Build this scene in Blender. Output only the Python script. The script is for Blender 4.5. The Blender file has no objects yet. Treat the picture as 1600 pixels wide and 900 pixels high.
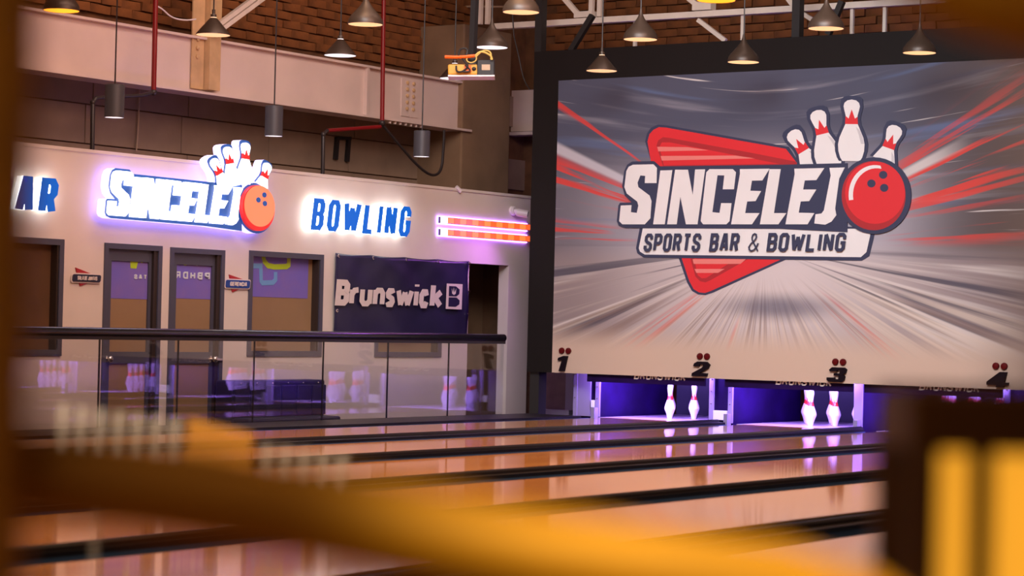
import bpy, bmesh, math, random
from mathutils import Vector, Matrix
random.seed(7)
sc = bpy.context.scene
COL = sc.collection
R = math.radians

# ------------------------------------------------------------------ camera
# +Y = along the lanes towards the pins, +X = across the lanes to the right, z = 0 lane surface
YAW, PITCH, ROLL, FPX = 0.60080, 0.015519, 0.0235156, 3603.5
_cy, _sy = math.cos(YAW), math.sin(YAW)
FW = Vector((-_sy*math.cos(PITCH), _cy*math.cos(PITCH), math.sin(PITCH)))
_rt = Vector((_cy, _sy, 0)); _up = _rt.cross(FW)
RT = math.cos(ROLL)*_rt + math.sin(ROLL)*_up
UP = -math.sin(ROLL)*_rt + math.cos(ROLL)*_up
EYE = Vector((0, 0, 1.0))
cam_d = bpy.data.cameras.new('camera')
cam = bpy.data.objects.new('camera', cam_d); COL.objects.link(cam)
cam.matrix_world = Matrix(((RT.x, UP.x, -FW.x, EYE.x), (RT.y, UP.y, -FW.y, EYE.y), (RT.z, UP.z, -FW.z, EYE.z), (0, 0, 0, 1)))
cam_d.sensor_width = 36; cam_d.lens = FPX*36/1600; cam_d.clip_start = .05; cam_d.clip_end = 200
cam_d.dof.use_dof = True; cam_d.dof.focus_distance = 23.5; cam_d.dof.aperture_fstop = 2.8
sc.camera = cam

# ------------------------------------------------------------------ world, exposure, added lights
sc.view_settings.view_transform = 'Standard'; sc.view_settings.look = 'None'
sc.view_settings.gamma = 1; sc.view_settings.exposure = 0
world = bpy.data.worlds.new('world'); sc.world = world; world.use_nodes = True
world.node_tree.nodes['Background'].inputs[0].default_value = (1.0, .52, .26, 1)
world.node_tree.nodes['Background'].inputs[1].default_value = .10
def area(name, loc, target, sx, sy, power, col, spread=180):
    d = bpy.data.lights.new(name, 'AREA'); d.shape = 'RECTANGLE'; d.size = sx; d.size_y = sy
    d.energy = power; d.color = col; d.spread = R(spread)
    o = bpy.data.objects.new(name, d); COL.objects.link(o); o.location = loc
    o.rotation_euler = (Vector(target)-Vector(loc)).to_track_quat('-Z', 'Y').to_euler()
    return o
# added unseen area lights aimed at the masking unit, office wall, beam and lanes
area('hall_ceiling_light', (-8.5, 13.0, 6.4), (-10.8, 21.3, 1.3), 6, 3, 222, (.96, .97, 1.0), 78)
area('hall_ceiling_light', (-7.5, 13.8, 6.4), (-15.2, 16.4, .9), 6, 3, 162, (1.0, .58, .44), 105)
area('beam_wash_light', (-12.0, 16.5, 6.6), (-16.3, 18.0, 4.0), 8, .6, 92, (1.0, .68, .56), 140)
area('lane_wash_light', (-9.0, 12.0, 6.9), (-9.0, 12.5, 0), 8, 12, 600, (1.0, .58, .30), 80)
area('bar_ceiling_light', (-2.5, -.6, 3.6), (-3.5, 8, 0), 4, 2, 70, (1.0, .60, .28))  # added unseen fill from the bar side
def spot(name, loc, target, power, col, deg, blend=.6, soft=.03):
    d = bpy.data.lights.new(name, 'SPOT'); d.energy = power; d.color = col; d.spot_size = R(deg); d.spot_blend = blend; d.shadow_soft_size = soft
    o = bpy.data.objects.new(name, d); COL.objects.link(o); o.location = loc
    o.rotation_euler = (Vector(target)-Vector(loc)).to_track_quat('-Z', 'Y').to_euler(); return o
# added spot above the frame, without a fixture, to brighten the near wooden rail
_t = EYE + (FW + RT*(430/FPX) - UP*(440/FPX))*1.28
spot('bar_pendant_light', EYE + FW*.55 + RT*.12 + UP*.75, _t, 120, (1.0, .72, .18), 27, 1.0)
area('approach_ceiling_light', (-2.3, 1.6, 3.4), (-2.5, 2.65, .7), .8, .8, 12, (1.0, .84, .64), 45)  # added to brighten the ribbed strip, no fixture modelled
spot('service_violet_light', (-14.62, 21.75, 2.2), (-15.2, 20.9, .6), 42, (.60, .16, 1.0), 125, 1.0, .1)  # added violet wash for the wall end, hidden behind the masking unit

# ------------------------------------------------------------------ helpers
XW, XG, YS = -15.2, -14.36, 21.26          # office wall face, glass balustrade, masking unit face
def ray(px, py): return FW + RT*((px-800)/FPX) - UP*((py-450)/FPX)
def onX(px, py, X=XW): d = ray(px, py); return EYE + d*((X-EYE.x)/d.x)
def onY(px, py, Y=YS): d = ray(px, py); return EYE + d*((Y-EYE.y)/d.y)
def onZ(px, py, Z=0): d = ray(px, py); return EYE + d*((Z-EYE.z)/d.z)
def atD(px, py, D): return EYE + ray(px, py)*D
WY = lambda px, py=450, X=XW: onX(px, py, X).y
WZ = lambda px, py, X=XW: onX(px, py, X).z
SX = lambda px, py=450, Y=YS: onY(px, py, Y).x
SZ = lambda px, py, Y=YS: onY(px, py, Y).z

class MB:
    def __init__(s): s.v = []; s.f = []; s.smooth = False
    def add(s, vs, fs):
        b = len(s.v); s.v += [Vector(v) for v in vs]; s.f += [tuple(i+b for i in f) for f in fs]; return s
    def box(s, x0, x1, y0, y1, z0, z1):
        x0, x1 = sorted((x0, x1)); y0, y1 = sorted((y0, y1)); z0, z1 = sorted((z0, z1))
        return s.add([(x0,y0,z0),(x1,y0,z0),(x1,y1,z0),(x0,y1,z0),(x0,y0,z1),(x1,y0,z1),(x1,y1,z1),(x0,y1,z1)],
                     [(0,3,2,1),(4,5,6,7),(0,1,5,4),(1,2,6,5),(2,3,7,6),(3,0,4,7)])
    def bar(s, a, b, w, h, up=(0,0,1)):
        a = Vector(a); b = Vector(b); d = (b-a).normalized(); up = Vector(up)
        if abs(d.dot(up)) > .98: up = Vector((1,0,0))
        sd = d.cross(up).normalized(); u = sd.cross(d)
        vs = [p + sd*(i*w/2) + u*(j*h/2) for p in (a, b) for i, j in ((-1,-1),(1,-1),(1,1),(-1,1))]
        return s.add(vs, [(3,2,1,0),(4,5,6,7),(0,1,5,4),(1,2,6,5),(2,3,7,6),(3,0,4,7)])
    def tube(s, pts, r, n=10, caps=True):
        pts = [Vector(p) for p in pts]; rs = r if isinstance(r, (list, tuple)) else [r]*len(pts); s.smooth = True
        rings = []; ref = None
        for i, p in enumerate(pts):
            t = (pts[min(i+1, len(pts)-1)] - pts[max(i-1, 0)]).normalized()
            if ref is None: ref = Vector((0,0,1)) if abs(t.z) < .9 else Vector((1,0,0))
            sd = t.cross(ref).normalized(); ref = sd.cross(t)
            rings.append([p + (sd*math.cos(k*2*math.pi/n) + ref*math.sin(k*2*math.pi/n))*rs[i] for k in range(n)])
        vs = [v for q in rings for v in q]; fs = []
        for i in range(len(pts)-1):
            for k in range(n): fs.append((i*n+k, i*n+(k+1)%n, (i+1)*n+(k+1)%n, (i+1)*n+k))
        if caps: fs += [tuple(range(n))[::-1], tuple(range((len(pts)-1)*n, len(pts)*n))]
        return s.add(vs, fs)
    def lathe(s, prof, c=(0,0,0), n=20, axis='Z'):
        s.smooth = True; c = Vector(c); vs = []; fs = []
        for r, h in prof:
            for k in range(n):
                a = 2*math.pi*k/n; p = (r*math.cos(a), r*math.sin(a), h)
                if axis == 'X': p = (p[2], p[0], p[1])
                if axis == 'Y': p = (p[0], -p[2], p[1])
                vs.append(c + Vector(p))
        for i in range(len(prof)-1):
            for k in range(n): fs.append((i*n+k, i*n+(k+1)%n, (i+1)*n+(k+1)%n, (i+1)*n+k))
        return s.add(vs, fs)
    def sphere(s, c, r, n=12, m=8, sc=(1,1,1)):
        s.smooth = True; c = Vector(c); vs = []; fs = []
        for i in range(m+1):
            t = math.pi*i/m
            for k in range(n):
                a = 2*math.pi*k/n; vs.append(c + Vector((r*sc[0]*math.sin(t)*math.cos(a), r*sc[1]*math.sin(t)*math.sin(a), r*sc[2]*math.cos(t))))
        for i in range(m):
            for k in range(n): fs.append((i*n+k, (i+1)*n+k, (i+1)*n+(k+1)%n, i*n+(k+1)%n))
        return s.add(vs, fs)
    def prism(s, poly, P, d0, d1, front=True, sides=True, back=True):
        """poly: 2-D outline; P(u,v,d): 2-D -> 3-D with depth; faces at d1 (front) and d0 (back)"""
        ar = sum(poly[i][0]*poly[(i+1)%len(poly)][1]-poly[(i+1)%len(poly)][0]*poly[i][1] for i in range(len(poly)))
        if ar < 0: poly = poly[::-1]
        n = len(poly); vs = [P(u, v, d1) for u, v in poly] + [P(u, v, d0) for u, v in poly]; fs = []
        if front: fs.append(tuple(range(n)))
        if back: fs.append(tuple(range(n, 2*n))[::-1])
        if sides: fs += [(i, i+n, (i+1)%n+n, (i+1)%n) for i in range(n)]
        return s.add(vs, fs)
    def stack(s, polys, P, d0, d1, step=.0004, **k):
        for i, p in enumerate(polys): s.prism(p, P, d0, d1+i*step, **k)
        return s
    def build(s, name, m, parent=None, smooth=None, bevel=0):
        off = Vector(parent_origin(parent)) if parent else Vector((0,0,0))
        me = bpy.data.meshes.new(name); me.from_pydata([v-off for v in s.v], [], s.f); me.update()
        if smooth if smooth is not None else s.smooth:
            for p in me.polygons: p.use_smooth = True
        me.materials.append(m)
        o = bpy.data.objects.new(name, me); COL.objects.link(o); o.parent = parent
        if s.smooth and smooth is None:
            try: me.set_sharp_from_angle(angle=R(40))
            except Exception: pass
        if bevel:
            b = o.modifiers.new('bevel', 'BEVEL'); b.width = bevel; b.segments = 2; b.limit_method = 'ANGLE'
        return o
def parent_origin(p):
    v = Vector((0,0,0))
    while p: v += p.location; p = p.parent
    return v
def empty(name, loc=(0,0,0)):
    o = bpy.data.objects.new(name, None); COL.objects.link(o); o.location = loc; o.empty_display_size = .1; return o
def tag(o, label=None, cat=None, group=None, kind=None):
    if label: o['label'] = label
    if cat: o['category'] = cat
    if group: o['group'] = group
    if kind: o['kind'] = kind
    return o
def thing(name, loc, label, cat, group=None): return tag(empty(name, loc), label, cat, group)
def copy_tree(o, parent=None):
    c = o.copy(); COL.objects.link(c); c.parent = parent
    for ch in list(o.children): copy_tree(ch, c)
    return c
def PX(X):  return lambda u, v, d: Vector((X+d, u, v))      # on the office wall: u = Y, v = Z, depth towards +X
def PY(Y):  return lambda u, v, d: Vector((u, Y-d, v))      # on the masking unit: u = X, v = Z, depth towards -Y
def rrect(x0, y0, x1, y1, r, sh=0, n=4):
    pts = []
    for cx, cy, a0 in ((x1-r, y0+r, -90), (x1-r, y1-r, 0), (x0+r, y1-r, 90), (x0+r, y0+r, 180)):
        for k in range(n+1):
            a = R(a0+90*k/n); pts.append((cx+r*math.cos(a), cy+r*math.sin(a)))
    return [(x+sh*(y-y0), y) for x, y in pts]
def ell(cx, cy, rx, ry, n=32): return [(cx+rx*math.cos(2*math.pi*k/n), cy+ry*math.sin(2*math.pi*k/n)) for k in range(n)]

# ------------------------------------------------------------------ materials
def mat(name, col, rough=.5, metal=0, spec=.5, emit=None, es=0, coat=0, alpha=1, trans=0, noise=0, nscale=8, bump=0, stretch=(1,1,1), col2=None):
    m = bpy.data.materials.new(name); m.use_nodes = True; nt = m.node_tree; b = nt.nodes['Principled BSDF']
    b.inputs['Base Color'].default_value = (*col, 1); b.inputs['Roughness'].default_value = rough
    b.inputs['Metallic'].default_value = metal; b.inputs['Specular IOR Level'].default_value = spec
    b.inputs['Coat Weight'].default_value = coat; b.inputs['Coat Roughness'].default_value = .08
    b.inputs['Alpha'].default_value = alpha; b.inputs['Transmission Weight'].default_value = trans
    if emit: b.inputs['Emission Color'].default_value = (*emit, 1); b.inputs['Emission Strength'].default_value = es
    if noise or bump:
        tc = nt.nodes.new('ShaderNodeTexCoord'); mp = nt.nodes.new('ShaderNodeMapping'); mp.inputs['Scale'].default_value = stretch
        nz = nt.nodes.new('ShaderNodeTexNoise'); nz.inputs['Scale'].default_value = nscale; nz.inputs['Detail'].default_value = 6
        nt.links.new(tc.outputs['Object'], mp.inputs[0]); nt.links.new(mp.outputs[0], nz.inputs['Vector'])
        if noise:
            rp = nt.nodes.new('ShaderNodeValToRGB'); c2 = col2 or tuple(c*(1-noise) for c in col)
            rp.color_ramp.elements[0].position = .32; rp.color_ramp.elements[1].position = .68
            rp.color_ramp.elements[0].color = (*c2, 1); rp.color_ramp.elements[1].color = (*col, 1)
            nt.links.new(nz.outputs['Fac'], rp.inputs[0]); nt.links.new(rp.outputs[0], b.inputs['Base Color'])
        if bump:
            bp = nt.nodes.new('ShaderNodeBump'); bp.inputs['Strength'].default_value = bump; bp.inputs['Distance'].default_value = .02
            nt.links.new(nz.outputs['Fac'], bp.inputs['Height']); nt.links.new(bp.outputs[0], b.inputs['Normal'])
    return m
M = {}
M['plaster'] = mat('white_painted_wall', (.80,.71,.655), .6, noise=.05, nscale=3)
M['concrete'] = mat('bare_concrete', (.29,.18,.105), .85, noise=.3, nscale=2.2, bump=.25)
M['block'] = mat('grey_brown_block', (.36,.25,.175), .85, noise=.2, nscale=3, bump=.15)
M['brick'] = mat('raw_brick', (.30,.105,.028), .9, noise=.55, nscale=4, bump=.6)
M['mortar'] = mat('rough_mortar', (.20,.085,.035), .95, noise=.4, nscale=6, bump=.4)
M['steel_paint'] = mat('pinkish_white_painted_steel', (.82,.66,.60), .45, noise=.12, nscale=1.6)
M['rust'] = mat('yellowed_steel_plate', (.72,.48,.26), .5, noise=.25, nscale=5)
M['truss'] = mat('white_painted_truss', (.80,.70,.62), .45, noise=.1)
M['black'] = mat('matt_black', (.018,.016,.017), .5)
M['blackgloss'] = mat('black_gloss', (.012,.012,.018), .2, spec=.6)
M['maskblack'] = mat('charcoal_masking_panel', (.011,.008,.008), .6, spec=.2, noise=.15, nscale=1.5)
M['slate'] = mat('slate_door_frame', (.075,.075,.11), .4)
M['reveal'] = mat('dark_brown_reveal', (.035,.022,.018), .5)
M['blind'] = mat('beige_blind', (.34,.21,.11), .7, noise=.12, nscale=2)
M['blind_dark'] = mat('dark_brown_blind', (.15,.075,.032), .6, noise=.3, nscale=2.5)
M['red_pipe'] = mat('red_sprinkler_pipe', (.24,.008,.010), .35)
M['dark_pipe'] = mat('dark_conduit', (.03,.022,.022), .4)
M['conduit'] = mat('tan_conduit', (.5,.36,.24), .4)
M['grey_tube'] = mat('charcoal_tube_lamp', (.085,.085,.10), .4, metal=.3)
M['chrome'] = mat('chrome', (.85,.8,.75), .15, metal=1)
M['lampshade'] = mat('taupe_metal_shade', (.065,.042,.030), .4, metal=.2)
M['liner'] = mat('cream_lamp_liner', (.9,.72,.55), .5, emit=(1,.58,.32), es=.75)
M['liner_hot'] = mat('glowing_lamp_liner', (.95,.5,.08), .5, emit=(1,.40,.03), es=1.25)
M['liner_cool'] = mat('white_lamp_liner', (.9,.85,.8), .5, emit=(.9,.85,.95), es=.8)
M['navy_print'] = mat('navy_print', (.035,.042,.095), .5)
M['white_print'] = mat('white_print', (.86,.84,.86), .5, noise=.05, nscale=2)
M['shade_print'] = mat('pale_grey_print', (.62,.60,.64), .5)
M['red_print'] = mat('red_print', (.72,.024,.034), .5)
M['dred_print'] = mat('dark_red_print', (.42,.02,.028), .5)
M['pink_print'] = mat('pale_red_print', (.80,.22,.20), .5)
M['lane_black'] = mat('black_number', (.008,.004,.008), .55, spec=.1)
M['dot_red'] = mat('dark_red_lens', (.10,.002,.004), .35, spec=.25)
M['lettering_blue'] = mat('blue_acrylic_face', (.005,.12,.62), .3, emit=(.0,.14,.70), es=.55)
M['halo_white'] = mat('white_glowing_letter_side', (.9,.9,.9), .5, emit=(1,.98,.92), es=3.6)
M['sign_white'] = mat('white_glowing_sign_face', (.9,.9,.9), .5, emit=(1,.98,1), es=2.2)
M['sign_side'] = mat('violet_white_glowing_side', (.8,.8,.9), .5, emit=(.62,.56,1), es=1.5)
M['sign_back'] = mat('violet_backlight', (.4,.4,.9), .5, emit=(.25,.2,1), es=4.5)
M['sign_navy'] = mat('blue_sign_backing', (.02,.07,.28), .4, emit=(.03,.12,.42), es=.5)
M['sign_red'] = mat('glowing_red_sign', (.8,.03,.03), .4, emit=(1,.03,.03), es=.55)
M['sign_orange'] = mat('glowing_orange_sign', (.8,.2,.1), .4, emit=(1,.27,.13), es=.75)
M['led_orange'] = mat('orange_led_segment', (.6,.1,.02), .4, emit=(1,.14,.03), es=.9)
M['led_orange2'] = mat('brighter_orange_led_segment', (.6,.15,.04), .4, emit=(1,.26,.06), es=1.0)
M['led_white'] = mat('white_led_end', (.9,.9,.95), .4, emit=(.9,.85,1), es=1.6)
M['led_glow'] = mat('violet_led_strip', (.5,.4,.9), .4, emit=(.45,.20,1), es=7.0)
M['camera_white'] = mat('white_plastic', (.8,.72,.75), .35)
M['plate_navy'] = mat('navy_sign_plate', (.022,.022,.05), .35)
M['plate_blue'] = mat('blue_sign_plate', (.012,.06,.32), .35)
M['banner'] = mat('navy_vinyl_banner', (.028,.024,.075), .32, noise=.25, nscale=2)
M['banner_ink'] = mat('off_white_banner_ink', (.80,.70,.66), .5)
M['film'] = mat('violet_window_film', (.17,.14,.60), .5, noise=.35, nscale=2.6, col2=(.24,.16,.50))  # colours of the screen reflection painted on the office panes
M['film_lime'] = mat('lime_window_film', (.50,.72,.02), .5)
M['film_cyan'] = mat('light_blue_window_film', (.17,.38,.72), .5)
M['film_white'] = mat('pale_window_film', (.70,.76,.82), .5)
M['bench'] = mat('navy_bench_upholstery', (.022,.018,.055), .45)
M['capping'] = mat('black_capping', (.012,.010,.014), .4, spec=.35)
M['gutter'] = mat('navy_plastic_gutter', (.025,.06,.15), .45, spec=.3)
M['kick'] = mat('blue_kickback_panel', (.020,.004,.085), .5, spec=.15, noise=.6, nscale=2.5)
M['kick_edge'] = mat('pale_kickback_edge', (.30,.25,.40), .4)
M['pit'] = mat('black_pit_curtain', (.03,.028,.05), .8)
M['plate_white'] = mat('white_number_plate', (.85,.85,.88), .4)
M['pin'] = mat('white_pin_coating', (.92,.92,.93), .22, coat=.4)
M['pin_red'] = mat('red_pin_band', (.75,.03,.02), .3)
M['string'] = mat('pale_cord', (.55,.5,.6), .6)
M['uv_tube'] = mat('violet_lamp_tube', (.4,.3,.9), .4, emit=(.30,.16,1), es=8)
M['wood_fg'] = mat('amber_lacquered_wood', (.50,.24,.012), .6, noise=.3, nscale=6, stretch=(1,1,12))
M['wood_dark'] = mat('dark_brown_wood', (.085,.032,.004), .45, noise=.3, nscale=8)
M['lantern_glow'] = mat('amber_lantern_panel', (.9,.5,.06), .5, emit=(1,.42,.028), es=.86)
M['orange_cup'] = mat('orange_plastic', (.95,.45,.06), .5, alpha=.45)
M['rib_glass'] = mat('pale_ribbed_plastic', (.95,.90,.82), .4, alpha=.40)
M['clear_leg'] = mat('clear_plastic_leg', (.8,.7,.6), .3, alpha=.10)
M['dark_floor'] = mat('dark_floor', (.05,.035,.03), .5, noise=.2)
M['dark_ceiling'] = mat('dark_ceiling', (.10,.05,.028), .9)
M['projector_yellow'] = mat('yellow_connector_panel', (.72,.36,.05), .45)
M['cable_orange'] = mat('orange_cable', (.85,.12,.01), .4)
M['cable_yellow'] = mat('pale_yellow_cable', (.65,.45,.12), .4)

def lane_material():
    m = bpy.data.materials.new('lacquered_lane_boards'); m.use_nodes = True; nt = m.node_tree; b = nt.nodes['Principled BSDF']
    tc = nt.nodes.new('ShaderNodeTexCoord'); sp = nt.nodes.new('ShaderNodeSeparateXYZ'); nt.links.new(tc.outputs['Object'], sp.inputs[0])
    mul = nt.nodes.new('ShaderNodeMath'); mul.operation = 'MULTIPLY'; mul.inputs[1].default_value = 1/.027; nt.links.new(sp.outputs[0], mul.inputs[0])
    fl = nt.nodes.new('ShaderNodeMath'); fl.operation = 'FLOOR'; nt.links.new(mul.outputs[0], fl.inputs[0])
    yd = nt.nodes.new('ShaderNodeMath'); yd.operation = 'MULTIPLY'; yd.inputs[1].default_value = .18; nt.links.new(sp.outputs[1], yd.inputs[0])
    cb = nt.nodes.new('ShaderNodeCombineXYZ'); nt.links.new(fl.outputs[0], cb.inputs[0]); nt.links.new(yd.outputs[0], cb.inputs[1])
    wn = nt.nodes.new('ShaderNodeTexNoise'); wn.inputs['Scale'].default_value = .9; wn.inputs['Detail'].default_value = 2
    nt.links.new(cb.outputs[0], wn.inputs['Vector'])
    rp = nt.nodes.new('ShaderNodeValToRGB'); rp.color_ramp.elements[0].position = .3; rp.color_ramp.elements[1].position = .7
    rp.color_ramp.elements[0].color = (.50,.20,.055,1); rp.color_ramp.elements[1].color = (.74,.36,.13,1)
    nt.links.new(wn.outputs['Fac'], rp.inputs[0]); nt.links.new(rp.outputs[0], b.inputs['Base Color'])
    b.inputs['Roughness'].default_value = .07; b.inputs['Specular IOR Level'].default_value = .5; b.inputs['Coat Weight'].default_value = .0
    return m
M['lane'] = lane_material()
M['deck'] = mat('pale_synthetic_pin_deck', (.50,.42,.52), .25, noise=.1)

# ------------------------------------------------------------------ stroke lettering
A_ = {
 'A': [[(0,0),(.38,1),(.62,1),(1,0)],[(.17,.28),(.83,.28)]],
 'B': [[(0,.5),(0,0),(.75,0),(1,.13),(1,.4),(.8,.52),(0,.52)],[(0,.5),(0,1),(.75,1),(.97,.88),(.97,.64),(.8,.52)]],
 'C': [[(1,.68),(1,.87),(.75,1),(.25,1),(0,.87),(0,.13),(.25,0),(.75,0),(1,.13),(1,.32)]],
 'D': [[(0,0),(.7,0),(1,.15),(1,.85),(.7,1),(0,1),(0,0)]],
 'E': [[(1,0),(0,0),(0,1),(1,1)],[(0,.5),(.85,.5)]],
 'G': [[(1,.7),(1,.87),(.75,1),(.25,1),(0,.87),(0,.13),(.25,0),(.75,0),(1,.13),(1,.46),(.55,.46)]],
 'H': [[(0,0),(0,1)],[(1,0),(1,1)],[(0,.5),(1,.5)]],
 'I': [[(.5,0),(.5,1)]],
 'J': [[(1,1),(1,.13),(.75,0),(.25,0),(0,.13),(0,.3)]],
 'K': [[(0,0),(0,1)],[(1,1),(.12,.48)],[(.25,.56),(1,0)]],
 'L': [[(0,1),(0,0),(1,0)]],
 'N': [[(0,0),(0,1)],[(0,1),(1,0)],[(1,0),(1,1)]],
 'O': [[(.5,0),(.25,0),(0,.13),(0,.87),(.25,1),(.75,1),(1,.87),(1,.13),(.75,0),(.5,0)]],
 'P': [[(0,0),(0,1),(.75,1),(1,.87),(1,.58),(.75,.45),(0,.45)]],
 'R': [[(0,0),(0,1),(.75,1),(1,.87),(1,.6),(.75,.48),(0,.48)],[(.6,.48),(1,0)]],
 'S': [[(1,.7),(1,.87),(.75,1),(.25,1),(0,.87),(0,.66),(.2,.55),(.8,.43),(1,.32),(1,.13),(.75,0),(.25,0),(0,.13),(0,.3)]],
 'T': [[(0,1),(1,1)],[(.5,1),(.5,0)]],
 'U': [[(0,1),(0,.13),(.25,0),(.75,0),(1,.13),(1,1)]],
 'W': [[(0,1),(.25,0)],[(.25,0),(.5,.85)],[(.5,.85),(.75,0)],[(.75,0),(1,1)]],
 '&': [[(1,0),(.25,.62),(.18,.78),(.25,.93),(.42,1),(.6,.95),(.66,.8),(.58,.66),(.15,.4),(0,.22),(.08,.07),(.3,0),(.6,.06),(.85,.25),(.95,.45)]],
 'r': [[(0,0),(0,.66)],[(0,.42),(.35,.62),(1,.66)]],
 'u': [[(0,.68),(0,.14),(.25,0),(.7,0),(1,.14)],[(1,.68),(1,0)]],
 'n': [[(0,0),(0,.68)],[(0,.5),(.3,.66),(.75,.66),(1,.52),(1,0)]],
 's': [[(1,.54),(.8,.66),(.25,.66),(0,.54),(.1,.40),(.85,.28),(1,.14),(.75,0),(.2,0),(0,.12)]],
 'w': [[(0,.68),(.22,0)],[(.22,0),(.5,.6)],[(.5,.6),(.76,0)],[(.76,0),(1,.68)]],
 'i': [[(.5,0),(.5,.66)],[(.5,.90),(.5,1.0)]],
 'c': [[(1,.48),(.8,.66),(.3,.66),(0,.5),(0,.16),(.3,0),(.8,0),(1,.18)]],
 'k': [[(0,0),(0,1)],[(1,.68),(.1,.30)],[(.3,.40),(1,0)]],
}
def stroke_poly(pl, t):
    """thick polyline -> list of convex quads with mitred joints"""
    pts = [Vector(p) for p in pl]; closed = (pts[0]-pts[-1]).length < 1e-6
    if closed: pts = pts[:-1]
    n = len(pts); L = []; Rr = []
    for i in range(n):
        p = pts[i]; a = pts[i-1] if (i > 0 or closed) else None; b = pts[(i+1) % n] if (i < n-1 or closed) else None
        d1 = (p-a).normalized() if a is not None else None; d2 = (b-p).normalized() if b is not None else None
        if d1 is None: d1 = d2
        if d2 is None: d2 = d1
        n1 = Vector((-d1.y, d1.x)); n2 = Vector((-d2.y, d2.x)); m = n1+n2
        m = n1 if m.length < .2 else m.normalized()
        k = 1/max(.45, m.dot(n1)); L.append(p+m*(t/2*k)); Rr.append(p-m*(t/2*k))
    out = []
    for i in range(n if closed else n-1):
        j = (i+1) % n; out.append([tuple(Rr[i]), tuple(Rr[j]), tuple(L[j]), tuple(L[i])])
    return out
def glyph(ch, x, y, w, h, t, slant=0, xs=1):
    """list of polygons for one character in the box x..x+w, y..y+h"""
    polys = []
    for pl in A_[ch]:
        q = [(t/2+gx*(w/xs-t), y+t/2+gy*(h-t)) for gx, gy in pl]
        polys += [[(x+a*xs, b) for a, b in p] for p in stroke_poly(q, t)]
    return [[(px+slant*(py-y), py) for px, py in p] for p in polys]
def word(txt, x0, x1, y, h, t, slant=0, gap=.18, wid={}, xs=1):
    """letters of txt spread between x0 and x1: list of (char, polygons)"""
    W = {'I': .34, 'i': .42, 'W': 1.42, 'w': 1.35, ' ': .55, 'r': .8, '&': 1.05, 's': .9, 'c': .95}; W.update(wid)
    tot = sum(W.get(c, 1) for c in txt) + gap*(len(txt)-1); k = (x1-x0)/tot; x = x0; out = []
    for c in txt:
        w = W.get(c, 1)*k
        if c != ' ': out.append((c, glyph(c, x, y, w, h, min(t, w/xs), slant, xs)))
        x += w + gap*k
    return out

# ------------------------------------------------------------------ shell of the hall
tag(MB().box(-17.2, 8, -6, 25, -.6, -.4).build('floor', M['dark_floor']), kind='structure')
tag(MB().box(XG-.05, 8, -6, 3.6, -.4, -.002).build('floor_approach', M['lane']), kind='structure')
tag(MB().box(-17.2, 8, -6, 25, 7.2, 7.4).build('ceiling', M['dark_ceiling']), kind='structure')

# office wall with its openings
WT = WZ(826, 310)
def op(x0, y0, x1, y1, yb=None):            # pixel rectangle on the wall -> (Y0, Y1, Z0, Z1)
    return [WY(x0, (y0+y1)/2), WY(x1, (y0+y1)/2), yb if yb is not None else WZ((x0+x1)/2, y1), WZ(x0, y0)]
O_win1 = op(-60, 366, 97, 556); O_win1[3] = WZ(97, 374)
O_door1 = op(160, 379, 250, 600, -.4); O_door2 = op(263, 386, 348, 600, -.4)
O_win2 = op(387, 391, 503, 557); O_win3 = op(586, 404, 690, 558); O_way = op(731, 411, 793, 600, -.4)
def wall_with_openings(name, X0, X1, y0, y1, z0, z1, ops, m):
    ys = sorted({y0, y1, *[v for o in ops for v in o[:2]]}); mb = MB()
    for a, b in zip(ys[:-1], ys[1:]):
        c = (a+b)/2; cut = sorted((o[2], o[3]) for o in ops if o[0] < c < o[1]); z = z0
        for s, e in cut:
            if s > z+1e-4: mb.box(X0, X1, a, b, z, s)
            z = e
        if z < z1: mb.box(X0, X1, a, b, z, z1)
    return mb.build(name, m)
wl = tag(wall_with_openings('wall_left', XW-.14, XW, 11.0, WY(826, 450), -.4, WT, [O_win1, O_door1, O_door2, O_win2, O_win3, O_way], M['plaster']), kind='structure')
wt = MB().box(XW-.2, XW+.012, 11.0, WY(826, 450), WT, WT+.03).build('trim_1', M['plaster']); tag(wt, kind='structure')
# dim room behind the doorway
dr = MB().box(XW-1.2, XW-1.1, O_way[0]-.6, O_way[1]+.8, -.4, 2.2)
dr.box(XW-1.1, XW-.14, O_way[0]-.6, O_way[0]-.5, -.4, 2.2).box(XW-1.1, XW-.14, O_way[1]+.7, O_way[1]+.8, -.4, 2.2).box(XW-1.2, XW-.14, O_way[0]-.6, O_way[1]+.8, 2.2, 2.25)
tag(dr.build('wall_office', mat('brown_office_wall', (.20,.11,.06), .7, noise=.2)), kind='structure')

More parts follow.
